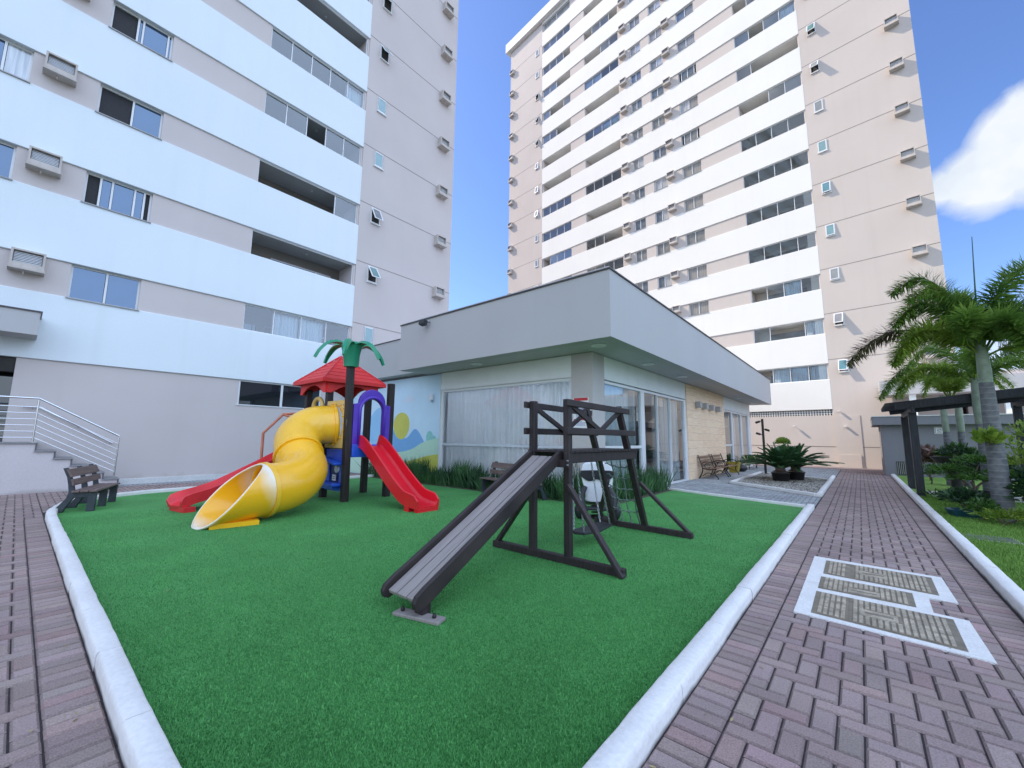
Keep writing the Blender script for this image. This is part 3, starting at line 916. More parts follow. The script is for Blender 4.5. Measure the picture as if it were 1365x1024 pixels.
cb.build('pierced_block', ['white_sun', 'room'], rt)
pl = MB(); pl.box((-4.83, -.085, 0), (-3.6, -.051, 3.1)); pl.box((-4.75, -.13, 0), (-3.7, -.086, .75)); pl.build('pilaster', 'tan_sun', rt)
rf = MB(); rf.box((-35.1, -.5, 50.68), (1.1, 15.4, 51.9)); rf.build('roof_slab', 'white_sun', rt)
rr = random.Random(11)
bal_styles = ['gggg', 'gggg', 'ooog', 'gggg', 'oogg', 'oooo', 'bbbb', 'gggg', 'oooo', 'goog', 'bggb', 'oooo', 'gggg', 'oogb', 'bgoo', 'ggbb']
balR = {0: 'occc', 1: 'gooc', 2: 'ogcb', 3: 'gggb', 4: 'gggb', 5: 'gggg', 6: 'gggg', 7: 'oogb', 8: 'gooo', 9: 'bobc', 10: 'oggo'}
balM = {3: 'oooo', 4: 'oggb', 5: 'ggoo', 6: 'oooo', 7: 'bbbb', 8: 'oooo', 9: 'gbcc', 10: 'oooo', 11: 'ccgg', 12: 'oogg', 13: 'oggo', 14: 'oooo', 2: 'oooo', 1: 'gggg'}
balL = {2: 'gggg', 3: 'gggg', 4: 'gccg', 5: 'obbb', 6: 'gggg', 7: 'gggg', 8: 'oooo', 9: 'oooo', 10: 'bgoo', 11: 'boog', 12: 'bboo', 13: 'gggo', 14: 'bbgg', 1: 'gggg'}
wk = ['pane_dim', 'pane_beige', 'pane_curtain', 'pane_grey', 'pane_dim', 'pane_beige']
for k in range(15):
    z = S0 + k * ST
    if k <= 10: balcony(rt, -8.93, z, 4.0, balR.get(k, 'gggg'))
    if k >= 1: balcony(rt, -23.2, z, 4.08, balM.get(k, 'gggg')); balcony(rt, -29.0, z, 3.95, balL.get(k, 'gggg'))
    if k <= 12:
        a = rr.choice(wk); b = rr.choice(['pane_beige', 'pane_dim', a])
        window(rt, -13.38, z, 1.52, [(.5, a), (.5, b)] if rr.random() < .6 else [(.16, 'net'), (.34, a), (.36, a), (.14, 'net')])
        a = rr.choice(wk); window(rt, -15.90, z, 1.20, [(.5, a), (.5, rr.choice([a, 'pane_curtain']))])
        aircon(rt, -14.62, z + .52)
    if k >= 1 and k <= 13:
        a = rr.choice(wk); window(rt, -17.88, z, 1.08, [(.5, a), (.5, rr.choice([a, 'pane_curtain', 'pane_grey']))])
        aircon(rt, -18.86, z + .52)
    if k <= 9 and k >= 0:
        bath_window(rt, -4.38, 8.70 + (k - 1) * ST, k * 3 + 1); aircon(rt, -.6, 9.05 + (k - 1) * ST, -.05)
    if k >= 1: bath_window(rt, -30.15, 8.70 + (k - 1) * ST, k * 5 + 2); aircon(rt, -34.42, 9.05 + (k - 1) * ST, -.05)
window(rt, -29.0, S0 + 15 * ST, 3.95, [(.5, 'pane_dim'), (.5, 'pane_dim')])
# back walls of the balcony rooms: sliding doors seen through the openings
for k in range(15):
    z = S0 + k * ST
    for a, b in (OPS[0], OPS[1], OPS[5]):
        if (b > -10 and k > 10) or (b < -10 and k < 1): continue
        s = rr.uniform(.1, .5); e = rr.uniform(.7, .95); L_ = b - a
        dm = MB(); dm.box((a + s * L_, 1.24, z - .02), (a + e * L_, 1.295, z + .72)); dm.build('balcony_door', 'pane_dim', rt)

# ---- left tower: facade along +Y, in shade
lt = thing('apartment_tower', 'shaded white and lilac apartment tower with entrance stairs at its foot', 'building', (-17.1, 0, 0), R(90))
OPL = [(-3.1, -.84), (.50, 2.02), (4.92, 9.04)]
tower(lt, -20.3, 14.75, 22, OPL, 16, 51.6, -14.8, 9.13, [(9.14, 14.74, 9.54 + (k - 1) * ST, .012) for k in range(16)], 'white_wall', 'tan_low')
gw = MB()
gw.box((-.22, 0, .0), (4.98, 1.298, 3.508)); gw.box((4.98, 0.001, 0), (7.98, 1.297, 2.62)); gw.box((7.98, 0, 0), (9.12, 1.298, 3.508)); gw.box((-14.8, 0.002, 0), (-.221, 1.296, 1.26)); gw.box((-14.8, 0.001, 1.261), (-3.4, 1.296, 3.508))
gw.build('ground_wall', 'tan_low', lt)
pb = MB(); pb.box((2.05, -.06, -.02), (9.12, -.001, .17)); pb.build('plinth', 'plinth', lt, bevel=.01)
hw = MB(); w, h = 3.0, .89
hw.box((4.95, -.03, 2.585), (8.0, .06, 2.62)); hw.box((4.985, .02, 2.622), (5.03, .07, 3.506)); hw.box((7.93, .02, 2.622), (7.975, .07, 3.506)); hw.box((6.42, .022, 2.625), (6.50, .068, 3.505)); hw.box((5.03, .03, 3.46), (7.93, .06, 3.504))
hf = hw.build('strip_window', 'white_frame', lt)
part('pane', MB().add([(5.03, .05, 2.62), (7.93, .05, 2.62), (7.93, .05, 3.46), (5.03, .05, 3.46)], [(0, 1, 2, 3)]).mesh('pane', pane_mat('pane_black', (.012, .013, .018), .03)), hf)
rf = MB(); rf.box((-20.8, -.5, 50.68), (15.2, 22.4, 51.9)); rf.build('roof_slab', 'white_wall', lt)
# entrance opening, glass door, canopy
en = MB(); en.box((-3.4, .9, 1.262), (-.22, .95, 3.5)); en.build('entrance_door', pane_mat('pane_entrance', (.012, .014, .014), .16), lt)
en = MB(); en.box((-3.4, .05, 3.12), (-.222, .35, 3.505)); en.build('entrance_lintel', 'dark_in', lt)
ca = MB(); ca.box((-3.6, -.95, 4.02), (.07, -.061, 4.62)); ca.mi = 1; ca.box((-3.62, -.98, 4.62), (.10, -.061, 4.655)); ca.box((.071, -.97, 4.45), (.095, -.90, 4.62))
ca.build('entrance_canopy', ['fascia', 'cap'], lt)
balK = {0: 'bccb', 1: 'oooo', 2: 'ooob', 3: 'bbobb', 4: 'bbbbc', 5: 'oooo', 6: 'gggg', 7: 'gggg'}
for k in range(8):
    z = S0 + k * ST
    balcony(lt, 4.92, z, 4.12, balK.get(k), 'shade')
    bath_window(lt, 9.70, 8.70 + (k - 1) * ST, {0: 0, 1: 6, 2: 4, 3: 3, 4: 8, 5: 6}.get(k, k))
    if k >= 1: aircon(lt, 13.53, 9.05 + (k - 1) * ST, -.05)
window(lt, .50, S0, 1.52, [(.5, 'pane_sky'), (.5, 'pane_sky')])
window(lt, .50, S0 + ST, 1.52, [(.22, 'net'), (.17, 'pane_sky'), (.34, 'pane_sky'), (.15, 'pane_sky'), (.12, 'net')])
window(lt, .50, S0 + 2 * ST, 1.52, [(.52, 'net'), (.48, 'pane_sky')])
window(lt, .50, S0 + 3 * ST, 1.52, [(.42, 'net'), (.08, 'pane_sky'), (.42, 'pane_sky'), (.08, 'pane_sky')])
window(lt, .50, S0 + 4 * ST, 1.52, [(.5, 'pane_sky'), (.5, 'net')])
window(lt, .50, S0 + 5 * ST, 1.52, [(.5, 'net'), (.5, 'pane_sky')])
for k in range(5):
    window(lt, -3.1, S0 + k * ST, 2.26, [(.5, 'pane_dim'), (.28, 'pane_sky'), (.22, 'pane_curtain' if k == 2 else 'pane_sky')])
    aircon(lt, -.62, S0 + k * ST + .52)
aircon(lt, -.62, S0 + 5 * ST + .52)
M['pane_black2'] = pane_mat('pane_black2', (.02, .021, .024), .06)
for k in range(8):
    z = S0 + k * ST; dm = MB(); dk = MB()
    dm.box((5.2, 1.25, z - .02), (5.75, 1.295, z + .55)); dm.box((6.1, 1.25, z - .02), (7.9, 1.295, z + .55))
    dk.box((6.05, 1.24, z + .55), (8.6, 1.297, z + .60)); dk.box((7.9, 1.24, z - .02), (7.95, 1.297, z + .55)); dk.box((8.55, 1.241, z - .02), (8.6, 1.296, z + .55))
    o = dm.build('balcony_door', 'pane_black2', lt); part('door_frame', dk.mesh('door_frame', 'alu'), o)
    dk = MB(); dk.lathe([(.055, z + OH - .045), (.06, z + OH + .01)], (7.2, .6, 0), 12); dk.build('ceiling_lamp', 'lamp_grey', lt)

# ---- entrance stairs at the foot of the left tower
sr = thing('entrance_stairs', 'lilac painted entrance stairs with dark granite treads', 'stairs', (-16.6, 0, 0))
ys = [.35, .69, 1.01, 1.33, 1.65, 1.97]; zs = [1.27, 1.06, .86, .66, .46, .27]
prof = [(-3.4, -.02), (-3.4, 1.24)]
for y, z in zip(ys, zs): prof += [(y, z - .03), (y, z - .03 - .195 if z > .3 else -.02)]
sb = MB(); sb.prism([(-.48, y, z) for y, z in prof], (.96, 0, 0)); sb.build('stair_block', 'lilac_stair', sr)
y0 = -3.4
for y, z in zip(ys, zs):
    t = MB(); t.box((-.49, y0 if y0 < 0 else y0 - .02, z - .029), (.53, y + .03, z)); t.mi = 1
    t.box((.481, y - .012, z - .22), (.50, y + .02, z - .03)); t.box((-.48, y + .001, z - .225), (.48, y + .012, z - .03)); t.build('tread', ['granite', 'granite_dark'], sr); y0 = y
# the balustrade and the wall rail are steelwork of their own
rl = thing('stair_railing', 'polished steel railing with six horizontal bars beside the stairs', 'railing', (-16.13, 1.0, 0))
def Zs(y): return 1.28 if y <= .30 else 1.28 - (y - .30) * .605
tm = MB()
for y in (-3.0, -1.4, .28 , 1.88):
    z = Zs(y) - .01; pm = MB(); pm.tube([(0, y - 1.0, z), (0, y - 1.0, z + 1.08)], .021, 10); pm.box((-.05, y - 1.05, z), (.05, y - .95, z + .012)); pm.build('post', 'steel', rl, smooth=40)
tm.tube([(0, -4.4, 2.39), (0, -.72, 2.39), (0, .88, 2.39 - 1.6 * .59)] , .026, 10); tm.build('handrail', 'steel', rl, smooth=40)
for i in range(6):
    dz = .12 + i * .155; b = MB(); b.tube([(0, -4.4, 1.27 + dz), (0, -.72, 1.27 + dz), (0, .88, 1.27 + dz - 1.6 * .59)], .010, 6); b.build('bar', 'steel', rl, smooth=40)
wr = thing('wall_handrail', 'short steel handrail fixed to the wall above the stairs', 'handrail', (-17.03, 1, 1.2))
b = MB(); b.tube([(0, -.97, 1.0), (0, -.66, 1.0), (0, .86, .03)], .022, 10); b.build('rail', 'steel', wr, smooth=40)
for y, z in ((-.8, 1.0), (.1, .52), (.8, .07)):
    b = MB(); b.tube([(-.07, y, z - .05), (-.01, y, z - .05), (0, y, z)], .008, 6); b.build('bracket', 'steel', wr, smooth=40)
# ------------------------------------------------------------------ clubhouse
ch = thing('clubhouse', 'low grey clubhouse with deep overhanging fascia and curtained glass walls', 'building', (-5.1, 9.25, 0))
# local = world - (-5.1, 9.25)
ZS, ZF = 3.72, 5.25
w = MB()
w.box((-12, 0, 0), (-5.87, .2, 3.70))                      # mural wall
w.box((-5.86, .001, 3.12), (-.61, .2, 3.719))              # above the front window
w.box((-.19, .61, 3.10), (-.001, 7.40, 3.719))             # above the side glazing
w.box((-.2, 7.40, 0), (-.004, 13.24, 3.718))
w.box((-.19, 13.245, 3.08), (-.001, 19.3, 3.719)); w.box((-.6, 19.3, 0), (.0, 19.8, 3.719))
w.box((-11.9, .201, .0), (-11.7, 20.1, 3.7)); w.box((-11.9, 19.9, 0), (-.6, 20.1, 3.7))
w.build('wall', 'cream', ch)
pi = MB(); pi.box((-.60, -.03, 0), (.03, .60, 3.718)); pi.build('corner_pillar', 'beam_beige', ch)
tl = MB(); tl.box((-.003, 7.42, 0), (.03, 13.24, 3.716)); tl.build('tiled_panel', 'stone_tile', ch)
fa = MB()
fa.box((-6.6, -1.22, ZS), (1.14, -.9, ZF)); fa.box((.82, -.899, ZS + .001), (1.139, 20.2, ZF - .001))
fa.box((-12.05, -.42, ZS + .06), (-6.601, .3, 5.12))
fa.build('fascia', 'fascia', ch)
so = MB(); so.box((-6.598, -.899, ZS + .012), (.819, 0.3, ZS + .06)); so.box((-.2, .301, ZS + .012), (.819, 20.15, ZS + .06)); so.build('soffit', 'soffit', ch)
cp = MB(); cp.box((-6.63, -1.25, ZF + .001), (1.17, -.87, ZF + .035)); cp.box((.79, -.869, ZF + .002), (1.169, 20.23, ZF + .034)); cp.box((-12.05, -.45, 5.121), (-6.602, .33, 5.15))
cp.mi = 1; cp.box((-6.6, -1.19, ZF + .036), (1.11, -.9, ZF + .085)); cp.box((.85, -.9, ZF + .036), (1.109, 20.2, ZF + .084))
cp.build('roof_edge', ['cap', 'cap_light'], ch)
rf = MB(); rf.box((-12, 3.0, 4.6), (.82, 20.1, 4.7)); rf.box((-12, .3, 4.601), (-5.8, 3.0, 4.699)); rf.box((-.62, .3, 4.601), (.82, 3.0, 4.699)); rf.build('roof', 'fascia', ch)  # gap over the front room added to let daylight onto the curtains
fl = MB(); fl.box((-11.6, .25, -.01), (-.25, 19.8, .03)); fl.build('floor', 'floor_in', ch)
inn = MB(); inn.box((-11.6, 3.0, .03), (-.22, 3.1, 4.6)); inn.box((-.9, .7, .03), (-.8, 2.999, 4.6)); inn.build('inner_wall', 'cream', ch)  # encloses the added roof gap so the rooms beyond stay dark
ce = MB(); ce.box((-11.6, 3.101, 3.5), (-.25, 19.8, 3.56)); ce.box((-5.9, 6.0, .03), (-3.4, 6.1, 3.5)); ce.build('inner_ceiling', 'room', ch)
# front window
fw_ = MB(); t = .06
fw_.box((-5.86, .02, .0), (-5.74, .12, 3.12)); fw_.box((-.66, .02, 0), (-.601, .12, 3.12)); fw_.box((-5.74, .021, 3.04), (-.66, .119, 3.118)); fw_.box((-5.74, .021, .0), (-.66, .119, .08))
fw_.box((-5.86, -.03, 3.119), (-.6, .0, 3.16))
fw_.mi = 1; fw_.box((-5.74, .03, 1.25), (-.66, .11, 1.32))
f = fw_.build('front_window', ['white_frame', 'rail_grey'], ch)
part('pane', MB().add([(-5.74, .07, .08), (-.66, .07, .08), (-.66, .07, 3.04), (-5.74, .07, 3.04)], [(0, 1, 2, 3)]).mesh('pane', 'glass'), f)
o = part('curtain', curtain_mb(5.08, 2.98, .22, .20, .10, 0, 5).mesh('curtain', 'curtain', smooth=True), f, (-5.72, 0, .06))
# side glazing (along +Y): local x runs along the wall after a quarter turn
def side_glazing(name, y0, y1, zt, mulls, rail_to, panes, curt):
    mb = MB(); t = .05
    mb.box((-.11, y0, 0), (-.01, y0 + .05, zt)); mb.box((-.13, y1 - .22, 0), (-.002, y1, zt)); mb.box((-.109, y0 + .05, zt - .07), (-.011, y1 - .22, zt)); mb.box((-.109, y0 + .05, 0), (.004, y1 - .22, .05))
    mb.box((-.09, y0 + .05, 1.25), (-.03, rail_to, 1.33))
    for m, wd in mulls: mb.box((-.112, m - wd / 2, .05), (-.006, m + wd / 2, zt - .07))
    f = mb.build(name, 'white_frame', ch)
    for a, b in panes: part('pane', MB().add([(-.06, a, .05), (-.06, b, .05), (-.06, b, zt - .07), (-.06, a, zt - .07)], [(0, 1, 2, 3)]).mesh('pane', 'glass_side'), f)
    for a, b in curt: part('curtain', curtain_mb(b - a, zt - .12, .0, .18, .09, 0, int(a * 10)).mesh('curtain', 'curtain', smooth=True), f, (-.33, a, .05), R(90))
    return f
M['glass_side'] = glass_mat('glass_side', (.84, .92, .93), .15)
side_glazing('side_glazing', .61, 7.39, 3.06, [(3.2, .26), (4.42, .03), (5.65, .03)], 3.07, [(.66, 3.07), (3.33, 4.40), (4.44, 5.63), (5.67, 7.17)], [(.7, 2.75), (4.9, 7.1)])
side_glazing('side_glazing', 13.25, 19.29, 3.06, [(15.0, .22), (17.2, .2)], 14.9, [(13.3, 14.89), (15.11, 17.1), (17.3, 19.07)], [(16.0, 17.0), (17.8, 19.0)])
# children's mural painted on the wall left of the window
mu = MB(); Y0 = -.003
mu.add([(-11.9, Y0, .0), (-5.88, Y0, 0), (-5.88, Y0, 3.70), (-11.9, Y0, 3.70)], [(0, 1, 2, 3)])
mo = mu.build('mural', 'mural_sky', ch)
def blob(name, m, pts, dy):
    mb = MB(); mb.add([(x + 5.1, Y0 - dy, z) for x, z in pts], [tuple(range(len(pts)))]); part(name, mb.mesh(name, m), mo)
def curve(pts, n=8): return [(p.x, p.z) for p in spline([(x, 0, z) for x, z in pts], n)]
blob('painted_mountain', 'mural_blue2', curve([(-17.0, .6), (-15.6, 2.0), (-14.9, 2.6), (-14.3, 2.55), (-13.6, 1.7), (-13.2, .6)]), .002)
blob('painted_hill', 'mural_blue', curve([(-14.2, .6), (-13.8, 1.5), (-13.5, 1.78), (-13.1, 1.5), (-12.75, 1.5), (-12.4, 1.78), (-12.15, 1.74), (-11.8, 1.38), (-11.4, .9), (-11.2, .4)]), .004)
blob('painted_sun', 'mural_sun', [(-13.16 + .50 * math.cos(a) * (1 + .1 * math.sin(a)), 1.92 + .50 * math.sin(a)) for a in [2 * math.pi * i / 40 for i in range(40)]], .006)
blob('painted_tree', 'mural_teal', [(-11.48 + .19 * math.cos(a), 1.50 + .23 * math.sin(a)) for a in [2 * math.pi * i / 24 for i in range(24)]], .0045)
blob('painted_tree', 'mural_teal', [(-11.24 + .12 * math.cos(a), 1.42 + .15 * math.sin(a)) for a in [2 * math.pi * i / 24 for i in range(24)]], .005)
blob('painted_meadow', 'mural_mint', [(-17, .02)] + [(-17, 1.5)] + curve([(-17, 1.5), (-15.2, 1.25), (-14.2, 1.0), (-13.3, .95), (-12.5, 1.07), (-11.8, 1.34), (-11.0, 1.49)]) + [(-10.99, .02)], .008)
blob('painted_field', 'mural_olive', [(-13.6, .02)] + curve([(-13.6, .4), (-12.75, .62), (-12.3, .71), (-11.6, .86), (-10.99, .95)]) + [(-10.985, .02)], .010)
blob('painted_cloud', 'mural_cloud', curve([(-13.25, 2.87), (-12.95, 2.95), (-12.75, 3.06), (-12.5, 3.0), (-12.48, 2.80), (-12.9, 2.80), (-13.25, 2.87)]), .006)

# small fixtures on the clubhouse
dl = thing('downlight', 'round recessed downlight in the soffit at the clubhouse corner', 'lamp', (-4.59, 8.66, ZS), 0, 'downlights under the clubhouse eaves')
b = MB(); b.lathe([(.10, 0.01), (.17, .01), (.185, -.012), (.17, -.02), (.12, -.018), (.10, .005)], n=20); b.build('rim', 'white_frame', dl, smooth=50)
b = MB(); b.lathe([(.001, .008), (.11, .008)], n=16, cap=False); b.build('lens', 'lamp_grey', dl)
for x, y, l in ((-8.69, 8.67, 'round recessed downlight in the soffit above the big front curtain window'), (-4.6, 11.72, 'round recessed downlight in the soffit above the side glass doors, nearest the corner'),
                (-4.62, 14.8, 'round recessed downlight in the soffit just before the tiled wall panel'), (-4.61, 24.1, 'round recessed downlight in the far soffit beyond the tiled panel'), (-4.61, 27.6, 'round recessed downlight at the farthest end of the soffit')):
    dup(dl, (x, y, ZS), 0, l)
wl = thing('wall_lamp', 'small grey cube wall lamp on the tiled panel, first from the glass doors', 'lamp', (-5.06, 17.9, 2.86), 0, 'cube lamps on the tiled panel')
b = MB(); b.box((0, -.14, -.02), (.20, .14, .23)); b.build('lamp_body', 'lamp_grey', wl, bevel=.01)
b = MB(); b.box((-.005, -.05, .04), (.0, .05, .14)); b.build('back_plate', 'alu', wl)
for y, l in ((18.85, 'second'), (19.9, 'third'), (21.05, 'fourth')): dup(wl, (-5.06, y, 2.86), 0, 'small grey cube wall lamp on the tiled panel, %s from the glass doors' % l)
fl = thing('floodlight', 'small black floodlight fixed under the front fascia edge', 'floodlight', (-10.25, 8.03, 5.08))
b = MB(); b.bar((0, -.28, .02), (0, -.12, -.02), .24, .16); b.build('lamp_head', 'black_plastic', fl, bevel=.01)
b = MB(); b.tube([(-.1, 0, .05), (-.1, -.2, .0)], .012, 6); b.tube([(.1, 0, .05), (.1, -.2, 0)], .012, 6); b.build('bracket', 'black_plastic', fl)
al = thing('motion_sensor', 'small white alarm box on the mural beside the window', 'sensor', (-11.38, 9.23, 2.8))
b = MB(); b.box((-.08, -.09, 0), (.08, 0, .20)); b.build('case', 'white_plastic', al, bevel=.015); b = MB(); b.ball((.04, -.06, -.02), .05, 10, 6); b.build('lens', 'lamp_grey', al, smooth=True)
sg = thing('notice_sign', 'white rules notice with red bands on the corner pillar', 'sign', (-5.42, 9.215, 1.78))
b = MB(); b.box((-.22, -.008, 0), (.23, 0, .78)); b.build('board', 'sign_white', sg)
b = MB()
for z0, z1 in ((.70, .775), (.44, .475), (.20, .235)): b.box((-.20, -.0105, z0), (.21, -.0085, z1))
b.build('red_band', 'sign_red', sg)
b = MB(); rr = random.Random(4)
for z in (.64, .61, .58, .55, .52, .49, .40, .37, .34, .31, .28, .16, .13, .10, .07):
    if z in (.64, .40, .16): b = MB()
    x = -.15 + rr.uniform(0, .03); e = .16 - rr.uniform(0, .12)
    while x < e:
        wd = rr.uniform(.02, .05); b.box((x, -.0105, z), (min(e, x + wd), -.0085, z + .013)); x += wd + .012
    if z in (.49, .28, .07): b.build('printed_text', 'sign_blue', sg)

# ------------------------------------------------------------------ drain covers in a white painted surround
zt = .008
sur = MB(); OUT = [(-.57, 6.94), (.59, 6.84), (.60, 5.87), (.40, 5.87), (.39, 5.40), (.60, 5.37), (.61, 4.49), (-.565, 4.60)]
H1 = [(-.44, 6.79), (.50, 6.74), (.49, 6.02), (-.435, 6.10)]; H2 = [(-.445, 5.96), (.29, 5.93), (.285, 5.46), (-.445, 5.475)]; H3 = [(-.45, 5.36), (.50, 5.31), (.49, 4.58), (-.445, 4.67)]
sur.prism([(x, y, -.01) for x, y in OUT][::-1], (0, 0, .016))
tag(sur.build('painted_surround', 'paint_white'), 'white painted concrete surround around three metal drain covers', 'drain surround')
def cover(hole, lab, split, plain, seed):
    rr = random.Random(seed)
    xs = [p[0] for p in hole]; ys = [p[1] for p in hole]; a, b, c, d = [V((x, y, 0)) for x, y in (hole[3], hole[2], hole[1], hole[0])]
    cx_, cy_ = sum(xs) / 4, sum(ys) / 4
    t = thing('drain_cover', lab, 'drain cover', (cx_, cy_, 0), 0, 'metal drain covers in the path')
    o = V((cx_, cy_, 0)); a, b, c, d = a - o, b - o, c - o, d - o
    def P(u, v): return (a.lerp(b, u)).lerp(d.lerp(c, u), v)
    f = MB()
    def quad(mb, u0, v0, u1, v1, z0, z1): mb.prism([P(u0, v0) + V((0, 0, z0)), P(u1, v0) + V((0, 0, z0)), P(u1, v1) + V((0, 0, z0)), P(u0, v1) + V((0, 0, z0))][::-1], (0, 0, z1 - z0))
    quad(f, 0, 0, 1, 1, -.01, .0075); f.build('frame', 'iron_dark', t)
    lid = MB()
    def rect(u0, v0, u1, v1): quad(lid, u0, v0, u1, v1, .008, .0105)
    lid.mi = 1
    for u0, u1 in split:
        rect(u0, .03, u1, .97)
    lid.mi = 0
    # raised ribs
    nr = int((b - a).length / .040)
    for u0, u1 in split:
        k0, k1 = int(u0 * nr) + 1, int(u1 * nr)
        for k in range(k0, k1):
            u = k / nr + .004
            for v0, v1 in (((.05, .33), (.35, .61), (.63, .95)) if (d - a).length > .6 else ((.07, .49), (.51, .93))):
                um = u + .007
                if any(p0 < um < p1 and q0 < (v0 + v1) / 2 < q1 for p0, p1, q0, q1 in plain): continue
                quad(lid, u, v0, u + .64 / nr, v1, .0105, .0165)
    for p0, p1, q0, q1 in plain:
        quad(lid, p0, q0 + .02, p1, q1 - .02, .0106, .0135)
    lid.build('lid', ['iron_cover', 'iron_dark'], t)
    kh = MB()
    for p0, p1, q0, q1 in plain: 
        v = (q0 + q1) / 2; quad(kh, p0 + .03, v - .03, p1 - .03, v + .03, .0136, .0150)
    if plain: kh.build('maker_strip', 'iron_dark', t)
cover(H1, 'wide ribbed metal drain cover farthest from the camera, in the white surround', [(.02, .255), (.27, .98)], [(.34, .60, .34, .62)], 1)
cover(H2, 'narrow middle metal drain cover with a worn plate, in the white surround', [(.02, .985)], [(.33, .66, .10, .47)], 2)
cover(H3, 'large ribbed metal drain cover nearest the camera, with stains', [(.02, .27), (.28, .98)], [(.36, .62, .34, .62)], 3)

# ------------------------------------------------------------------ plastic playground with tube slide
pg = thing('playground_set', 'colourful plastic playground with yellow tube slide, red roof and green palm top', 'playground', (-10.0, 5.0, 0))
def W(x, y, z=0): return V((x + 10.0, y - 5.0, z))
FR, Nn, Lf, BR, BL = (-9.20, 5.0), (-10.25, 5.0), (-11.42, 5.0), (-9.28, 6.15), (-10.35, 6.15)
LB = (-11.45, 6.15)
def post(p, h, lean=(0, 0)):
    m = MB(); a = .075; b0 = W(*p); m.bar(b0, b0 + V((lean[0], lean[1], h)), .15, .15, (0, 1, 0)); m.build('post', 'dark_post', pg, bevel=.014)
post(FR, 3.35, (-.05, -.02)); post(Nn, 2.75); post(Lf, 2.75); post(BR, 2.88, (-.0, 0)); post(BL, 2.75); post(LB, 2.75)
m = MB(); m.box(W(-11.40, 5.05, 1.20), W(-9.22, 6.1, 1.27)); m.build('deck', 'black_plastic', pg)
m = MB(); m.box(W(-9.25, 5.08, 1.02), W(-9.12, 6.08, 1.32)); m.build('deck_skirt', 'blue', pg, bevel=.015)
# roof over the left module
m = MB(); cxr, cyr = -10.85, 5.57; s = .86; zr = 2.93; pk = W(cxr, cyr, 3.70)
def ring(s, z): return [W(cxr + a * s, cyr + b * s, z) for a, b in ((-1, -1), (1, -1), (1, 1), (-1, 1))]
r0 = ring(s, zr)
nrow = 7
for i in range(4):
    a, b = r0[i], r0[(i + 1) % 4]
    for k in range(nrow):       # courses of moulded tiles, each a little proud of the next
        t0, t1 = k / nrow, (k + 1) / nrow
        lift = V((0, 0, .018))
        p0, p1, p2, p3 = a.lerp(pk, t0), b.lerp(pk, t0), b.lerp(pk, t1), a.lerp(pk, t1)
        m.add([p0 + lift, p1 + lift, p2, p3], [(0, 1, 2, 3)]); m.add([p0, p1, p1 + lift, p0 + lift], [(0, 1, 2, 3)])
m.build('roof', 'red_roof', pg)
m = MB()
for i in range(4):
    a, b = r0[i], r0[(i + 1) % 4]; m.bar(a + V((0, 0, -.03)), b + V((0, 0, -.03)), .06, .09)
ri = ring(.70, 0)
for i in range(4):
    a, b = ri[i], ri[(i + 1) % 4]; n = 14; up = []; lo = []
    for k in range(n + 1):
        t = k / n; p = a.lerp(b, t); zz = 2.62 + .20 * math.sin(math.pi * max(0, min(1, (t - .12) / .76))) ** .7 if .12 < t < .88 else 2.60
        lo.append(p + V((0, 0, zz)))
    outw = (b - a).cross(V((0, 0, 1))).normalized() * .04
    m.prism(lo + [b + V((0, 0, 2.90)), a + V((0, 0, 2.90))], outw)
m.build('valance', 'red_roof', pg)
m = MB()
for i in range(4): m.tube([r0[i] + V((0, 0, .02)), r0[i].lerp(pk, .97) + V((0, 0, .03))], .016, 6)
m.build('roof_hip', 'red_faded', pg)
# green palm top on the front post
m = MB(); c = W(FR[0] - .05, FR[1] - .02)
m.lathe([(.16, 3.16), (.165, 3.22), (.20, 3.48), (.25, 3.70), (.19, 3.76), (.001, 3.77)], c, 16); hub = m.build('palm_top', 'green_plastic', pg, smooth=40)
for k in range(6):
    a = R(20 + 60 * k); m = MB(); pts = spline([c + V((math.cos(a) * r, math.sin(a) * r, z)) for r, z in ((.10, 3.66), (.32, 3.74), (.55, 3.68), (.72, 3.50), (.82, 3.30))], 5)
    def pr(t): wd = .125 * (1 - .75 * t ** 1.5) ; return [(-wd, -.035), (-wd * .4, .03), (wd * .4, .03), (wd, -.035), (0, -.005)]
    m.sweep(pr, pts); m.build('palm_frond', 'green_plastic', pg, smooth=50)
# yellow front panel with the round port, and the panel with a loop
m = MB(); hole = 24; cx_, cz_ = -9.80, 1.80; x0, x1, z0, z1 = Nn[0] + .085, FR[0] - .085, 1.24, 2.36
def ray_rect(a):
    dx, dz = math.cos(a), math.sin(a); t = min((x1 - cx_) / dx if dx > 1e-6 else ((x0 - cx_) / dx if dx < -1e-6 else 9), (z1 - cz_) / dz if dz > 1e-6 else ((z0 - cz_) / dz if dz < -1e-6 else 9))
    return cx_ + dx * t, cz_ + dz * t
angs = sorted(set([2 * math.pi * i / hole for i in range(hole)] + [math.atan2(z - cz_, x - cx_) % (2 * math.pi) for x in (x0, x1) for z in (z0, z1)]))
for yy in (4.93, 5.0):
    vs = []
    for a in angs:
        rx, rz = ray_rect(a); vs += [W(cx_ + .44 * math.cos(a), yy, cz_ + .44 * math.sin(a)), W(rx, yy, rz)]
    k = len(angs); m.add(vs, [(2 * i, 2 * i + 1, 2 * ((i + 1) % k) + 1, 2 * ((i + 1) % k)) for i in range(k)])
m.bar(W(x0, 4.965, z1), W(x1, 4.965, z1), .072, .02); m.bar(W(x0, 4.965, z0), W(x1, 4.965, z0), .072, .02); m.box(W(x0 - .012, 4.931, z0), W(x0, 4.999, z1)); m.box(W(x1, 4.931, z0), W(x1 + .012, 4.999, z1))
yp = m.build('port_panel', 'yellow_pale', pg)
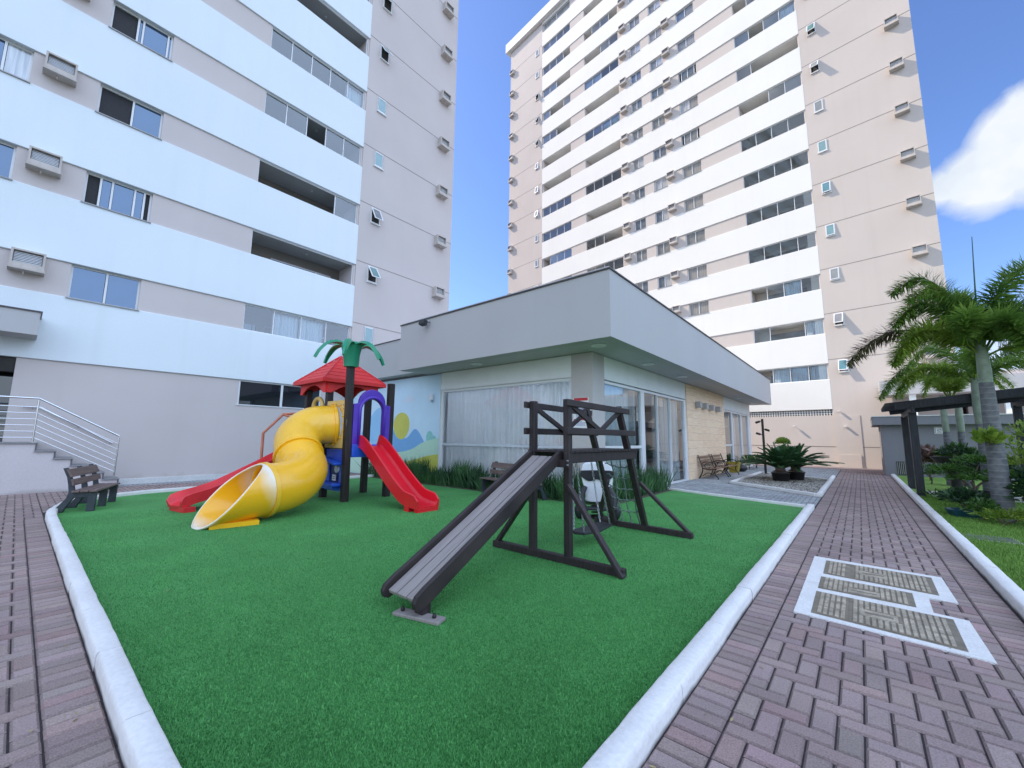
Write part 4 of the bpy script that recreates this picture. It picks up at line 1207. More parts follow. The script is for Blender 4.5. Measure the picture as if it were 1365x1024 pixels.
for i in range(18):
    m = MB(); a = 2 * math.pi * i / 18; p = W(cx_ + .50 * math.cos(a), 4.93, cz_ + .50 * math.sin(a)); m.tube([p, p + V((0, -.05, 0))], .014, 6); part('bolt', m.mesh('bolt', 'yellow'), yp)
m = MB()
for x in (x0 + .08, x0 + .2, x1 - .2, x1 - .08):
    for z in (2.15, 2.25): m.box(W(x - .012, 4.922, z - .02), W(x + .012, 4.93, z + .02))
part('slot', m.mesh('slot', 'orange'), yp)
m = MB(); xa, xb = Lf[0] + .08, Nn[0] - .08; xm = (xa + xb) / 2 + .05
m.box(W(xa, 4.95, 1.27), W(xa + .12, 5.0, 2.25)); m.box(W(xb - .12, 4.95, 1.27), W(xb, 5.0, 2.25)); m.box(W(xa, 4.951, 2.05), W(xb, 4.999, 2.17))
m.tube([W(xm + .26 * math.cos(a), 4.975, 2.22 + .26 * math.sin(a)) for a in [2 * math.pi * i / 24 for i in range(24)]], .055, 8, closed=True)
m.build('loop_panel', 'yellow_pale', pg, smooth=45)
# purple arch on the right side
m = MB(); yc = 5.575; hw = .50; ri_, ro = .31, .5; xA = -9.20
outer = [(yc - hw, 1.27), (yc - hw, 2.28), (yc - hw + .10, 2.30)] + [(yc + .36 * math.cos(a), 2.30 + .36 * math.sin(a)) for a in [math.pi - math.pi * i / 12 for i in range(13)]] + [(yc + hw - .10, 2.30), (yc + hw, 2.28), (yc + hw, 1.27)]
inner = [(yc + .30, 1.27), (yc + .30, 2.10)] + [(yc + .30 * math.cos(a), 2.12 + .30 * math.sin(a)) for a in [math.pi * i / 12 for i in range(13)]] + [(yc - .30, 2.10), (yc - .30, 1.27)]
pts = [W(xA - .05, y, z) for y, z in outer + inner]
m.prism(pts, (.10, 0, 0)); ar = m.build('entry_arch', 'purple', pg, bevel=.012)
m = MB(); m.tube([W(xA + .055, y, z) for y, z in [(yc + .30, 1.3)] + [(yc + .34 * math.cos(a), 2.12 + .34 * math.sin(a)) for a in [math.pi * i / 12 for i in range(13)]] + [(yc - .34, 1.3)]], .04, 8); part('arch_rim', m.mesh('arch_rim', 'purple', True), ar)
# red slide from the arch (towards +X)
def chute(path, w, name, m_, hside=.22, up=(0, 0, 1)):
    mb = MB()
    def pr(t):
        h = hside * (1 - .12 * t) * (1 if t < .94 else 1 - (t - .94) * 7); a = w / 2; k = .035
        return [(-a - k, -.045), (a + k, -.045), (a + k, h - .02), (a + k * .5, h), (a, h - .02), (a - .015, .05), (a - .06, 0), (-a + .06, 0), (-a + .015, .05), (-a, h - .02), (-a - k * .5, h), (-a - k, h - .02)]
    mb.sweep(pr, spline(path, 7)); return mb.build(name, m_, pg, smooth=35)
s1 = chute([W(-9.18, 5.52, 1.30), W(-8.98, 5.52, 1.25), W(-8.62, 5.52, 1.03), (W(-7.95, 5.51, .56)), W(-7.42, 5.5, .24), W(-7.15, 5.5, .16), W(-6.80, 5.5, .12)], .50, 'slide', 'red', .26)
m = MB(); m.bar(W(-7.12, 5.21, .06), W(-7.12, 5.79, .06), .16, .14); m.bar(W(-6.85, 5.24, .04), W(-6.85, 5.76, .04), .12, .10); part('slide_foot', m.mesh('slide_foot', 'red'), s1)
s2 = chute([W(-10.88, 5.0, 1.32), W(-10.86, 4.8, 1.27), W(-10.80, 4.45, 1.08), W(-10.68, 3.7, .70), W(-10.55, 3.0, .38), W(-10.47, 2.66, .27), W(-10.36, 2.32, .20), W(-10.30, 2.12, .13)], .42, 'slide', 'red_faded', .20)
m = MB(); m.bar(W(-10.62, 2.2, .05), W(-10.02, 2.3, .05), .2, .12); part('slide_foot', m.mesh('slide_foot', 'red_faded'), s2)
# yellow tube slide
TP = [(-9.84, 5.0, 1.79), (-9.95, 4.52, 1.74), (-9.80, 4.12, 1.46), (-9.30, 3.96, 1.08), (-8.84, 3.88, .80), (-8.46, 3.50, .60), (-8.32, 2.98, .53), (-8.26, 2.31, .50)]
TS = [W(*p) for p in spline(TP, 8)]
RT = .46
def tube_part(i0, i1, name, matn, par=None):
    m = MB(); m.tube(TS[i0:i1 + 1], RT, 28, cap=False); o = m.build(name, matn, pg, smooth=True)
    sd = o.modifiers.new('thick', 'SOLIDIFY'); sd.thickness = .02; sd.offset = -1; return o
def flange(i, m_):
    d = (TS[i + 1] - TS[i - 1]).normalized(); m = MB(); m.tube([TS[i] - d * .035, TS[i] - d * .034, TS[i] + d * .034, TS[i] + d * .035], [RT - .01, RT + .035, RT + .035, RT - .01], 28, cap=False); return m
tb1 = tube_part(0, 24, 'tube_section', 'yellow_top'); tb2 = tube_part(24, 48, 'tube_section', 'yellow')
part('flange', flange(1, 0).mesh('flange', 'yellow', 40), tb1); part('flange', flange(24, 0).mesh('flange', 'yellow', 40), tb1); part('flange', flange(48, 0).mesh('flange', 'yellow_top', 40), tb2)
# the exit trough: same tube cut off on a slant
a0, a1 = TS[48], TS[56]; ax = (a1 - a0); Lx = ax.length; ax.normalize(); sd_ = ax.cross(V((0, 0, 1))).normalized(); uu = sd_.cross(ax)
nA, nL = 40, 22; vs = []; cols = []
for j in range(nL + 1):
    for i in range(nA):
        th = 2 * math.pi * i / nA; cu = math.cos(th)
        Lt = .06 + (Lx + .30) * ((1 - cu) / 2) ** .9; s = Lt * j / nL
        rr_ = RT * (1 + .10 * (s / Lx) * abs(math.sin(th)))
        vs.append(a0 + ax * s + uu * (cu * rr_) + sd_ * (math.sin(th) * rr_))
        f = max(0, 1 - s / .42) * max(0, .55 + .45 * cu) * 1.15 + max(0, (s - .50) * 1.5) * max(0, -cu)
        cols.append((f, f, f))
m = MB(); m.add(vs, [(j * nA + i, j * nA + (i + 1) % nA, (j + 1) * nA + (i + 1) % nA, (j + 1) * nA + i) for j in range(nL) for i in range(nA)])
ex = m.build('exit_trough', 'yellow_faded', pg, smooth=True)
at = ex.data.color_attributes.new('col', 'FLOAT_COLOR', 'POINT'); at.data.foreach_set('color', [c for q in cols for c in c4(q)])
sd = ex.modifiers.new('thick', 'SOLIDIFY'); sd.thickness = .03; sd.offset = 0
rim = MB(); rim.tube(vs[nL * nA:(nL + 1) * nA], .013, 8, closed=True); part('rim', rim.mesh('rim', 'yellow_rim', True), ex)
m = MB(); m.bar(W(-8.06, 2.12, .045), W(-7.96, 2.80, .045), .18, .09); part('base_block', m.mesh('base_block', 'yellow'), ex)
# blue counter panel under the deck
m = MB(); x0, x1 = Nn[0] + .10, FR[0] - .09
m.box(W(x0, 4.97, .84), W(x1, 5.03, 1.20)); m.box(W(x0, 4.97, .22), W(x1, 5.03, .42)); m.box(W(x0, 4.971, .42), W(x0 + .2, 5.029, .84)); m.box(W(x1 - .18, 4.971, .42), W(x1, 5.029, .84))
m.box(W(x0 - .02, 4.72, .36), W(x1 + .0, 4.969, .42)); m.box(W(x0 + .1, 4.80, .28), W(x1 - .12, 4.968, .36)); m.bar(W(x0 + .05, 4.86, .98), W(x1 - .05, 4.86, .86), .20, .05)
bp = m.build('counter_panel', 'blue', pg, bevel=.012)
m = MB(); m.box(W(x0 + .2, 5.005, .42), W(x1 - .18, 5.025, .84)); part('niche', m.mesh('niche', 'blue_dark'), bp)
m = MB(); m.tube([W(x0 + .62, 4.93, .74), W(x0 + .62, 4.97, .74)], .085, 16); part('dial', m.mesh('dial', 'white_plastic'), bp)
m = MB(); m.box(W(x0 + .40, 4.96, .46), W(x0 + .56, 4.969, .60)); m.mi = 1; m.box(W(x0 + .43, 4.957, .50), W(x0 + .53, 4.9595, .515)); m.box(W(x0 + .43, 4.957, .54), W(x0 + .53, 4.9595, .555)); part('sticker', m.mesh('sticker', ['sign_white', 'sign_ink']), bp)
m = MB(); m.box(W(-9.27, 4.915, 1.76), W(-9.16, 4.92, 1.90)); m.build('label_plate', 'lamp_grey', pg)
m = MB(); m.bar(W(-10.6, 5.1, 0), W(-10.6, 5.1, .8), .05, .05, (0, 1, 0)); m.build('strut', 'lamp_grey', pg)
# orange hand rail on the far left, grip bar in the arch, climbing frame behind
m = MB(); m.tube([W(-11.5, 4.0, .02), W(-11.5, 3.98, 1.56), W(-11.5, 4.42, 2.06), W(-11.45, 4.93, 2.12)], .034, 10); m.tube([W(-11.5, 4.42, 2.06), W(-11.3, 4.75, 1.9)], .03, 8)
m.build('grab_rail', 'orange', pg, smooth=40)
m = MB(); m.tube([W(-9.5, 6.05, 1.45), W(-9.42, 6.0, 1.5), W(-9.42, 6.0, 2.05), W(-9.5, 6.05, 2.1)], .016, 8); m.build('grip_bar', 'alu', pg, smooth=40)
m = MB()
for t in (0, 1): m.tube([W(-9.30 - t * 1.0, 6.2, 1.2), W(-9.3 - t * 1.0, 7.35, .02)], .035, 8)
for k in range(1, 6): t = k / 6; m.tube([W(-9.30, 6.2 + 1.15 * t, 1.2 - 1.18 * t), W(-10.3, 6.2 + 1.15 * t, 1.2 - 1.18 * t)], .013, 6)
for k in range(1, 6): t = k / 6; m.tube([W(-9.30 - t, 6.2, 1.2), W(-9.30 - t, 7.35, .02)], .011, 6)
m.build('climbing_net', 'black_wood', pg)
# ------------------------------------------------------------------ wooden playset with slide, swing and net
wp = thing('wooden_playset', 'dark brown wooden climbing frame with plank slide and rope net', 'playset', (-3.05, 5.2, 0))
def Q(x, y, z): return V((x + 3.05, y - 5.2, z))
def beam(name, p, q, w=.085, h=.085, up=(0, 0, 1), mat_='black_wood'):
    m = MB(); m.bar(Q(*p), Q(*q), w, h, up); return m.build(name, mat_, wp, bevel=.008)
beam('base_beam', (-4.0, 4.43, .06), (-2.06, 4.40, .06), .09, .09); beam('base_beam', (-3.78, 6.90, .06), (-2.06, 6.76, .06), .09, .09)
for x in (-3.325, -2.79): beam('post', (x, 4.42, .04), (x, 4.42, 2.0), .085, .085, (0, 1, 0))
for x in (-3.39, -2.83): beam('slanted_leg', (x, 6.85, .06), (x, 5.93, 2.0), .09, .085, (0, 1, 0))
beam('brace', (-2.76, 4.37, .95), (-2.06, 4.35, .02), .05, .085, (0, 1, 0)); beam('brace', (-3.36, 4.45, .86), (-3.98, 4.44, .05), .05, .085, (0, 1, 0))
beam('brace', (-2.84, 6.70, .80), (-2.06, 6.80, .03), .05, .085, (0, 1, 0)); beam('brace', (-3.4, 6.66, .80), (-3.72, 6.90, .05), .05, .085, (0, 1, 0))
for x in (-3.385, -2.73):
    s = .03 if x < -3 else -.03
    beam('rail', (x, 4.30, 1.95), (x, 6.10, 1.93), .035, .085, mat_='black_wood_long'); beam('rail', (x, 4.30, 1.60), (x, 6.30, 1.60), .035, .085, mat_='black_wood_long')
    beam('rail_brace', (x + s * 1.2, 4.46, 1.93), (x + s * 1.2, 5.22, 1.62), .035, .07); beam('rail_brace', (x + s * 1.25, 5.86, 1.93), (x + s * 1.25, 5.24, 1.62), .035, .07)
for x in (-3.36, -2.79): beam('deck_beam', (x, 4.37, 1.265), (x, 6.45, 1.265), .05, .13)
m = MB()
for i in range(17): y = 4.40 + i * .12; m.box(Q(-3.40, y, 1.332), Q(-2.74, y + .11, 1.358))
m.build('deck', 'black_wood', wp)
# slide
top, bot = V((0, 4.36, 1.285)), V((0, 2.24, .175))
m = MB()
for i in range(3):
    x0 = -3.305 + i * .131; m.prism([Q(x0 + .006, top.y, top.z), Q(x0 + .122, top.y, top.z), Q(x0 + .122 + .03, bot.y, bot.z), Q(x0 + .036, bot.y, bot.z)], (0, .012, -.03))
m.build('slide_plank', 'deck_wood', wp, bevel=.005)
for s, xx in ((-1, -3.335), (1, -2.892)):
    m = MB(); pr = [(4.43, 1.235), (4.43, 1.345), (4.36, 1.348), (2.40, .318), (2.30, .266), (2.22, .215), (2.195, .165), (2.21, .115), (2.26, .095), (2.34, .12)]
    m.prism([Q(xx - .024 + (.03 * (4.4 - y) / 2.2), y, z) for y, z in pr], (.046, 0, 0)); m.build('slide_side', 'black_wood_long', wp, bevel=.008)
m = MB()
for t in (.12, .33, .52, .75): y = bot.y + (top.y - bot.y) * t; z = bot.z + (top.z - bot.z) * t - .055; m.bar(Q(-3.34, y, z), Q(-2.88, y, z), .09, .04, (0, -.5, 1))
m.build('slide_cleat', 'black_wood', wp)
m = MB(); m.box(Q(-2.97, 2.30, .02), Q(-2.87, 2.39, .20)); m.build('slide_foot', 'black_wood', wp)
m = MB(); m.bar(Q(-3.13, 2.24, .032), Q(-2.69, 2.36, .032), .12, .03); fp = m.build('foot_plank', 'deck_wood', wp, bevel=.006)
m = MB()
for x, y in ((-3.07, 2.255), (-2.76, 2.34)): m.lathe([(.016, .047), (.018, .065), (.012, .082), (.001, .084)], Q(x, y, 0), 10)
part('bolt', m.mesh('bolt', 'cast_iron'), fp)
m = MB(); m.bar(Q(-3.36, 4.36, 1.20), Q(-2.73, 4.36, 1.20), .06, .09); m.build('slide_bearer', 'black_wood', wp)
m = MB()
for z in (1.185, 1.235): m.lathe([(.001, 0), (.014, 0), (.014, .012), (.001, .014)], Q(-2.72, 4.30, z), 8)
m.build('bolt', 'chain', wp)
# net
m = MB(); rr = random.Random(2)
def leg(u, v): return Q(-3.35 + .48 * u + .03, 6.43 + .40 * (1 - v) - .0, .12 + 1.16 * v)
for k in range(1, 6):
    v = 1 - k / 6.2; pts = [leg(u / 12, v) + V((0, .02 * math.sin(u / 12 * math.pi), -.05 * math.sin(u / 12 * math.pi) + .012 * math.sin(u * 2.1 + k))) for u in range(-1, 14)]
    m.tube(pts, .011, 6)
for k in range(3):
    u = (k + .6) / 3.2; m.tube([leg(u + .03 * math.sin(j * 1.3 + k), j / 10) + V((0, .02, -.02)) for j in range(0, 11)], .011, 6)
    for kk in range(1, 6): m.ball(leg(u, 1 - kk / 6.2) + V((0, .02, -.04)), .018, 8, 5)
m.build('rope_net', 'rope', wp, smooth=60)
# swing hung under the deck: a thing of its own
sw = thing('swing', 'small black swing seat hanging on chains under the wooden deck', 'swing', (-3.05, 5.5, .2))
m = MB(); m.prism([(-.11, -.42, .02), (-.04, -.44, 0), (.10, -.42, .01), (.12, 0, -.015), (.10, .42, .01), (-.04, .44, 0), (-.11, .42, .02)], (0, 0, .035)); m.build('seat', 'black_plastic', sw, bevel=.01)
def chain(mb, p, q, r=.0055):
    p, q = V(p), V(q); L = (q - p).length; n = int(L / .05); d = (q - p) / n
    for i in range(n):
        a = p + d * (i - .1); b = p + d * (i + 1.1); s = V((1, 0, 0)) if i % 2 else V((0, 1, 0))
        s = (s - d.normalized() * s.dot(d.normalized())).normalized() * .011
        mb.tube([a, a.lerp(b, .25) + s, a.lerp(b, .75) + s, b, a.lerp(b, .75) - s, a.lerp(b, .25) - s], r, 5, closed=True)
for sx, ty, by in ((.21, -.80, -.40), (.21, -.25, .36), (-.28, -.10, -.40), (-.28, .45, .36)):
    m = MB(); chain(m, (sx, ty, 1.02), (.08 if sx > 0 else -.08, by, .05)); m.build('chain', 'chain', sw)

# spring rider behind the playset
rd = thing('spring_rider', 'white and black spring rider with round black feet behind the wooden playset', 'spring rider', (-3.98, 7.35, 0), R(28))
m = MB(); out = [(-.27, 1.0), (-.30, .82), (-.22, .45), (-.20, .32), (.18, .32), (.26, .45), (.30, .80), (.27, 1.0), (.18, 1.05), (-.18, 1.05)]
pts = spline([(x, 0, z) for x, z in out + out[:1]], 4)[:-1]
m.prism([(p.x, -.10, p.z) for p in pts], (0, .20, 0)); m.build('body', 'white_plastic', rd, bevel=.02)
m = MB(); b = spline([(-.30, 0, .90), (-.1, 0, .91), (.1, 0, .91), (.30, 0, .90), (.31, 0, .80), (.15, 0, .70), (0, 0, .74), (-.15, 0, .70), (-.31, 0, .80), (-.30, 0, .90)], 5)[:-1]
m.prism([(p.x, -.125, p.z) for p in b], (0, .25, 0)); m.build('face_band', 'black_plastic', rd, bevel=.01)
for s in (-1, 1):
    m = MB(); m.tube(spline([(s * .22, -.16, .60), (s * .30, -.24, .42), (s * .28, -.30, .22)], 5), [.05 + .02 * i / 10 for i in range(11)], 10); m.build('arm', 'black_plastic', rd, smooth=50)
    m = MB(); m.ball((s * .30, -.22, .16), .17, 14, 10, (.75, .6, 1)); m.build('foot', 'black_plastic', rd, smooth=True)
m = MB(); m.box((-.34, -.40, .20), (.36, -.12, .235)); m.build('seat', 'black_plastic', rd, bevel=.01)
m = MB(); m.tube([(.11 * math.cos(a), .11 * math.sin(a), .02 + .3 * a / (10 * math.pi)) for a in [i * .3 for i in range(105)]], .014, 6); m.build('spring', 'cast_iron', rd, smooth=True)
m = MB(); m.lathe([(.20, 0.005), (.20, .03), (.001, .032)], n=20); m.build('base_plate', 'cast_iron', rd)

# ------------------------------------------------------------------ benches
def bench(label, loc, rz, L, group, supports=3):
    t = thing('park_bench', label, 'bench', loc, rz, group)
    for i in range(supports):
        x = -L / 2 + .10 + (L - .20) * i / (supports - 1); m = MB()
        rear = [(-.36, 0), (-.26, .14), (-.17, .27), (-.15, .38), (-.17, .52), (-.20, .66), (-.27, .83), (-.21, .84), (-.145, .68), (-.095, .52), (-.07, .40), (-.07, .27), (-.15, .12), (-.20, 0)]
        m.prism([(x - .04, y, z) for y, z in rear], (.08, 0, 0)); m.box((x - .038, -.12, .27), (x + .038, .24, .37))
        m.prism([(x - .04, y, z) for y, z in ((.12, 0), (.24, 0), (.25, .36), (.13, .36))], (.08, 0, 0)); m.build('support', 'bench_dark', t, bevel=.01)
    for y in (-.04, .085, .21): m = MB(); m.box((-L / 2, y - .056, .372), (L / 2, y + .056, .408)); m.build('seat_slat', 'bench_wood', t, bevel=.008)
    for (y0, z0), (y1, z1) in (((-.095, .50), (-.125, .62)), ((-.135, .66), (-.205, .81))):
        m = MB(); m.prism([(-L / 2, y0, z0), (-L / 2, y1, z1), (-L / 2, y1 + .035, z1 + .006), (-L / 2, y0 + .035, z0 + .006)], (L, 0, 0)); m.build('back_slat', 'bench_wood', t, bevel=.008)
    return t
bench('brown slatted bench with dark plastic legs at the left corner of the turf', (-12.22, 1.12, .012), R(-19.4), 1.5, 'plastic wood benches')
bench('brown slatted bench before the curtained window, half hidden by the wooden slide', (-7.05, 8.42, .012), R(168), 2.2, 'plastic wood benches')
def iron_bench(label, loc, rz):
    t = thing('iron_bench', label, 'bench', loc, rz, 'cast iron benches on the grey paving'); L = 1.72
    for s in (-1, 1):
        x = s * (L / 2 - .06); m = MB()
        m.tube(spline([(x, -.34, 0), (x, -.26, .16), (x, -.20, .34), (x, -.24, .55), (x, -.36, .92)], 5), .022, 8)
        m.tube(spline([(x, .34, 0), (x, .36, .05), (x, .26, .18), (x, .24, .30), (x, .30, .40)], 5), .022, 8)
        m.tube(spline([(x, .30, .40), (x, .05, .36), (x, -.2, .40)], 5), .02, 8)
        m.tube(spline([(x, -.25, .60), (x, -.05, .66), (x, .20, .64), (x, .31, .56), (x, .28, .48), (x, .22, .44)], 5), .017, 8)
        m.tube([(x, -.02 + .10 * math.cos(a), .50 + .10 * math.sin(a)) for a in [i * .6 for i in range(11)]], .011, 6)
        m.tube(spline([(x, -.22, .1), (x, 0, .24), (x, .24, .14)], 5), .014, 6)
        m.build('side_frame', 'cast_iron', t, smooth=50)
    for i in range(5): y = -.18 + i * .112; m = MB(); m.box((-L / 2, y, .405 - .01 * i * (4 - i) * .3), (L / 2, y + .085, .43 - .01 * i * (4 - i) * .3)); m.build('seat_slat', 'slat_wood', t, bevel=.005)
    for z in (.58, .70, .84): m = MB(); y = -.235 - (z - .5) * .30; m.bar((-L / 2, y, z), (L / 2, y, z), .025, .075, (0, -.3, 1)); m.build('back_slat', 'slat_wood', t, bevel=.005)
    m = MB()
    for i in range(7):
        x = -L / 2 + .2 + i * (L - .4) / 6; m.tube([(x + .07 * math.cos(a), -.25, .50 + .055 * math.sin(a)) for a in [j * math.pi / 5 for j in range(10)]], .008, 5, closed=True)
    m.build('scrollwork', 'cast_iron', t)
iron_bench('iron bench with wooden slats by the tiled panel, nearer the glass doors', (-4.68, 18.5, 0), R(-90))
iron_bench('iron bench with wooden slats by the tiled panel, beside the yellow pot', (-4.66, 20.35, 0), R(-90))
pt = thing('flower_pot', 'square yellow pot beside the far iron bench', 'pot', (-4.72, 22.3, 0))
m = MB(); m.prism([(-.17, -.17, 0), (.17, -.17, 0), (.17, .17, 0), (-.17, .17, 0)], (0, 0, .01)); m.add([(-.17, -.17, .01), (.17, -.17, .01), (.17, .17, .01), (-.17, .17, .01), (-.26, -.26, .5), (.26, -.26, .5), (.26, .26, .5), (-.26, .26, .5)], [(0, 1, 5, 4), (1, 2, 6, 5), (2, 3, 7, 6), (3, 0, 4, 7)]); m.build('pot_body', 'pot_yellow', pt)
m = MB(); m.box((-.24, -.24, .42), (.24, .24, .45)); m.build('soil', 'soil', pt)
bg_ = thing('bag', 'black bag lying on the paving past the yellow pot', 'bag', (-4.6, 23.3, 0))
m = MB(); m.ball((0, 0, .17), .33, 14, 9, (.8, 1.1, .55)); m.build('bag_body', 'black_plastic', bg_, smooth=True); m = MB(); m.tube(spline([(0, -.15, .33), (0, -.05, .45), (0, .12, .44), (0, .18, .33)], 5), .016, 6); m.build('handle', 'black_plastic', bg_, smooth=True)

# ------------------------------------------------------------------ plants
def rdir(rr, up=.3):
    a = rr.uniform(0, 2 * math.pi); z = rr.uniform(-.3, 1) * (1 - up) + up; h = math.sqrt(max(0, 1 - min(1, z * z))); return V((math.cos(a) * h, math.sin(a) * h, z))
# spiky grass along the clubhouse walls
def grass_bed(name, label, rows, n, hmin, hmax, seed):
    rr = random.Random(seed); m = MB()
    for _ in range(n):
        (x0, y0), (x1, y1), wd = rr.choice(rows); t = rr.random(); x = x0 + (x1 - x0) * t; y = y0 + (y1 - y0) * t
        cl = math.sin(t * 61) * .08 + math.sin(t * 23 + 1) * .1
        if abs(x1 - x0) > abs(y1 - y0): y += rr.uniform(-wd, wd) + cl * .3
        else: x += rr.uniform(-wd, wd) + cl * .3
        h = rr.uniform(hmin, hmax) * (1 + cl * 2.2); a = rr.uniform(0, 2 * math.pi); l = abs(rr.gauss(0, .28))
        m.blade((x, y, .0), (math.cos(a) * l * h, math.sin(a) * l * h, h), rr.uniform(.016, .034), (math.sin(a + .5), math.cos(a), 0), rr.uniform(0, .12))
    return tag(m.build(name, 'grass_strip'), label, 'plants', kind='stuff')
grass_bed('border_grass', 'strip of dark spiky grass along the mural and front window', [((-14.5, 8.95), (-5.6, 8.85), .26)], 4200, .35, .75, 3)
grass_bed('border_grass', 'strip of dark spiky grass below the side glass doors', [((-4.75, 8.9), (-4.75, 13.0), .26), ((-5.6, 8.8), (-4.7, 8.9), .25)], 2200, .35, .80, 4)
sb = MB(); sb.box((-14.6, 8.55, -.01), (-4.4, 9.22, .02)); sb.box((-5.08, 9.221, -.01), (-4.4, 13.0, .019)); struct(sb.build('flower_bed', 'soil'))

def leaflet_frond(mb, pts, lenf, width, plumose, rr, n=46, fwd=.6, start=.12):
    S = spline(pts, 10); L = [0.0]
    for a, b in zip(S, S[1:]): L.append(L[-1] + (b - a).length)
    def at(s):
        for i in range(len(S) - 1):
            if s <= L[i + 1]: f = (s - L[i]) / max(1e-6, L[i + 1] - L[i]); return S[i].lerp(S[i + 1], f), (S[i + 1] - S[i]).normalized()
        return S[-1], (S[-1] - S[-2]).normalized()
    mb.mi = 0; mb.tube(S, [max(.004, .022 * (1 - i / len(S)) * (lenf / .4) ** .5) for i in range(len(S))], 5)
    for i in range(n):
        t = start + (1 - start) * i / n; p, d = at(t * L[-1]); s = d.cross(V((0, 0, 1))).normalized(); u = s.cross(d)
        ll = lenf * (math.sin(math.pi * (.14 + .78 * t)) ** .5) * (1 - (.18 if plumose else .35) * t)
        if plumose:
            for k in range(plumose):
                a = 2 * math.pi * (k + rr.random() * .8) / plumose; o = s * math.cos(a) + u * math.sin(a)
                dd = (o + d * (fwd + rr.uniform(-.15, .3))).normalized() * ll * rr.uniform(.75, 1.1)
                mb.mi = 1 if rr.random() < .0 else 0
                mb.blade(p, dd, width * rr.uniform(.8, 1.2), dd.cross(o + u * .3), rr.uniform(.0, .22))
        else:
            for sg in (-1, 1):
                dd = (s * sg + d * (fwd + rr.uniform(-.1, .1)) + u * .45).normalized() * ll * rr.uniform(.9, 1.06)
                mb.blade(p, dd, width, d, .04)

def palm(label, loc, trunks, fronds, leafm, group, lean=None, seed=1, spear=None, n=44, plum=6, ll=.36, wd=.026):
    """trunks = [(dx, dy, [(r, z)...], z where the green crownshaft begins)]"""
    t = thing('palm_tree', label, 'palm', loc, 0, group); rr = random.Random(seed)
    for dx, dy, prof, zc in trunks:
        lo = [(r, z) for r, z in prof if z <= zc]; hi = [(r, z) for r, z in prof if z >= zc]
        def st(pr): 
            P = [];
            for i in range(len(pr) - 1):
                for j in range(6): f = j / 6; P.append((pr[i][0] + (pr[i + 1][0] - pr[i][0]) * f, pr[i][1] + (pr[i + 1][1] - pr[i][1]) * f))
            return P + [pr[-1]]
        m = MB(); m.lathe(st(lo), (dx, dy, 0), 20); m.build('trunk', 'trunk_palm', t, smooth=50)
        m = MB(); m.lathe(st(hi), (dx, dy, 0), 18); m.build('crownshaft', 'shaft', t, smooth=50)
    for pts, mm in fronds:
        m = MB(); leaflet_frond(m, pts, ll, wd, plum, rr, n, .35); m.build('frond', mm, t)
    if spear: m = MB(); m.tube(spline(spear, 5), [.022 * (1 - i / 12) + .003 for i in range(len(spline(spear, 5)))], 6); m.build('spear_leaf', 'grass_strip', t)
    return t
def F(az, r, z0, zm, z1, c=(0, 0), bend=0.0):
    """frond: azimuth in degrees (0 = +X), reach r, heights at base / apex / tip"""
    a = R(az); cx_, sx_ = math.cos(a), math.sin(a); px, py = -sx_, cx_
    return [V((c[0] + cx_ * r * f + px * bend * f * f, c[1] + sx_ * r * f + py * bend * f * f, z)) for f, z in ((.03, z0), (.22, z0 + (zm - z0) * .62), (.58, zm), (.85, zm + (z1 - zm) * .45), (1.0, z1))]
Pm = 'palm_leaf'
c0 = (.0, .0)
palm('big foxtail palm with a thick ringed grey trunk at the edge of the lawn', (2.04, 12.4, 0),
     [(0, 0, [(.175, 0), (.155, .25), (.135, 1.2), (.115, 2.2), (.104, 2.72), (.098, 2.73), (.104, 2.95), (.088, 3.3), (.065, 3.6)], 2.72)],
     [(F(176, 1.25, 3.5, 5.12, 4.85), Pm), (F(186, 1.0, 3.5, 4.75, 4.6), Pm), (F(198, 1.35, 3.4, 4.45, 4.0), Pm), (F(172, 2.15, 3.35, 4.02, 3.35), 'palm_brown'), (F(205, 1.5, 3.3, 3.85, 3.15), 'palm_light'),
      (F(150, 1.5, 3.35, 4.05, 3.35), Pm), (F(20, 1.5, 3.5, 5.05, 4.9), Pm), (F(-8, 1.8, 3.4, 4.4, 3.7), Pm), (F(-30, 1.5, 3.3, 3.9, 3.0), Pm), (F(50, 1.6, 3.4, 4.3, 3.6), Pm),
      (F(100, 1.5, 3.5, 4.7, 4.2), Pm), (F(250, 1.0, 3.45, 4.0, 3.5), Pm), (F(290, 1.1, 3.4, 3.85, 3.25), Pm), (F(10, 1.6, 3.25, 3.5, 2.75), 'palm_light')],
     Pm, 'foxtail palms in the right garden', seed=5, spear=[(0, 0, 3.5), (.02, 0, 4.4), (.09, 0, 5.8)], n=78, plum=8, ll=.43, wd=.029)
palm('slimmer foxtail palm just behind the big one', (2.42, 15.9, 0),
     [(0, 0, [(.12, 0), (.10, 1.0), (.088, 2.0), (.09, 2.01), (.10, 2.5), (.07, 3.2)], 2.0)],
     [(F(175, 1.9, 3.1, 3.7, 2.75), Pm), (F(200, 1.7, 3.1, 3.5, 2.75), 'palm_light'), (F(20, 1.7, 3.1, 3.8, 3.1), Pm), (F(330, 1.5, 3.1, 3.5, 2.8), Pm), (F(80, 1.5, 3.2, 4.3, 3.9), Pm), (F(140, 1.6, 3.2, 4.2, 3.6), Pm), (F(265, 1.2, 3.1, 3.8, 3.3), Pm)],
     Pm, 'foxtail palms in the right garden', seed=8, n=60, plum=8, wd=.029)
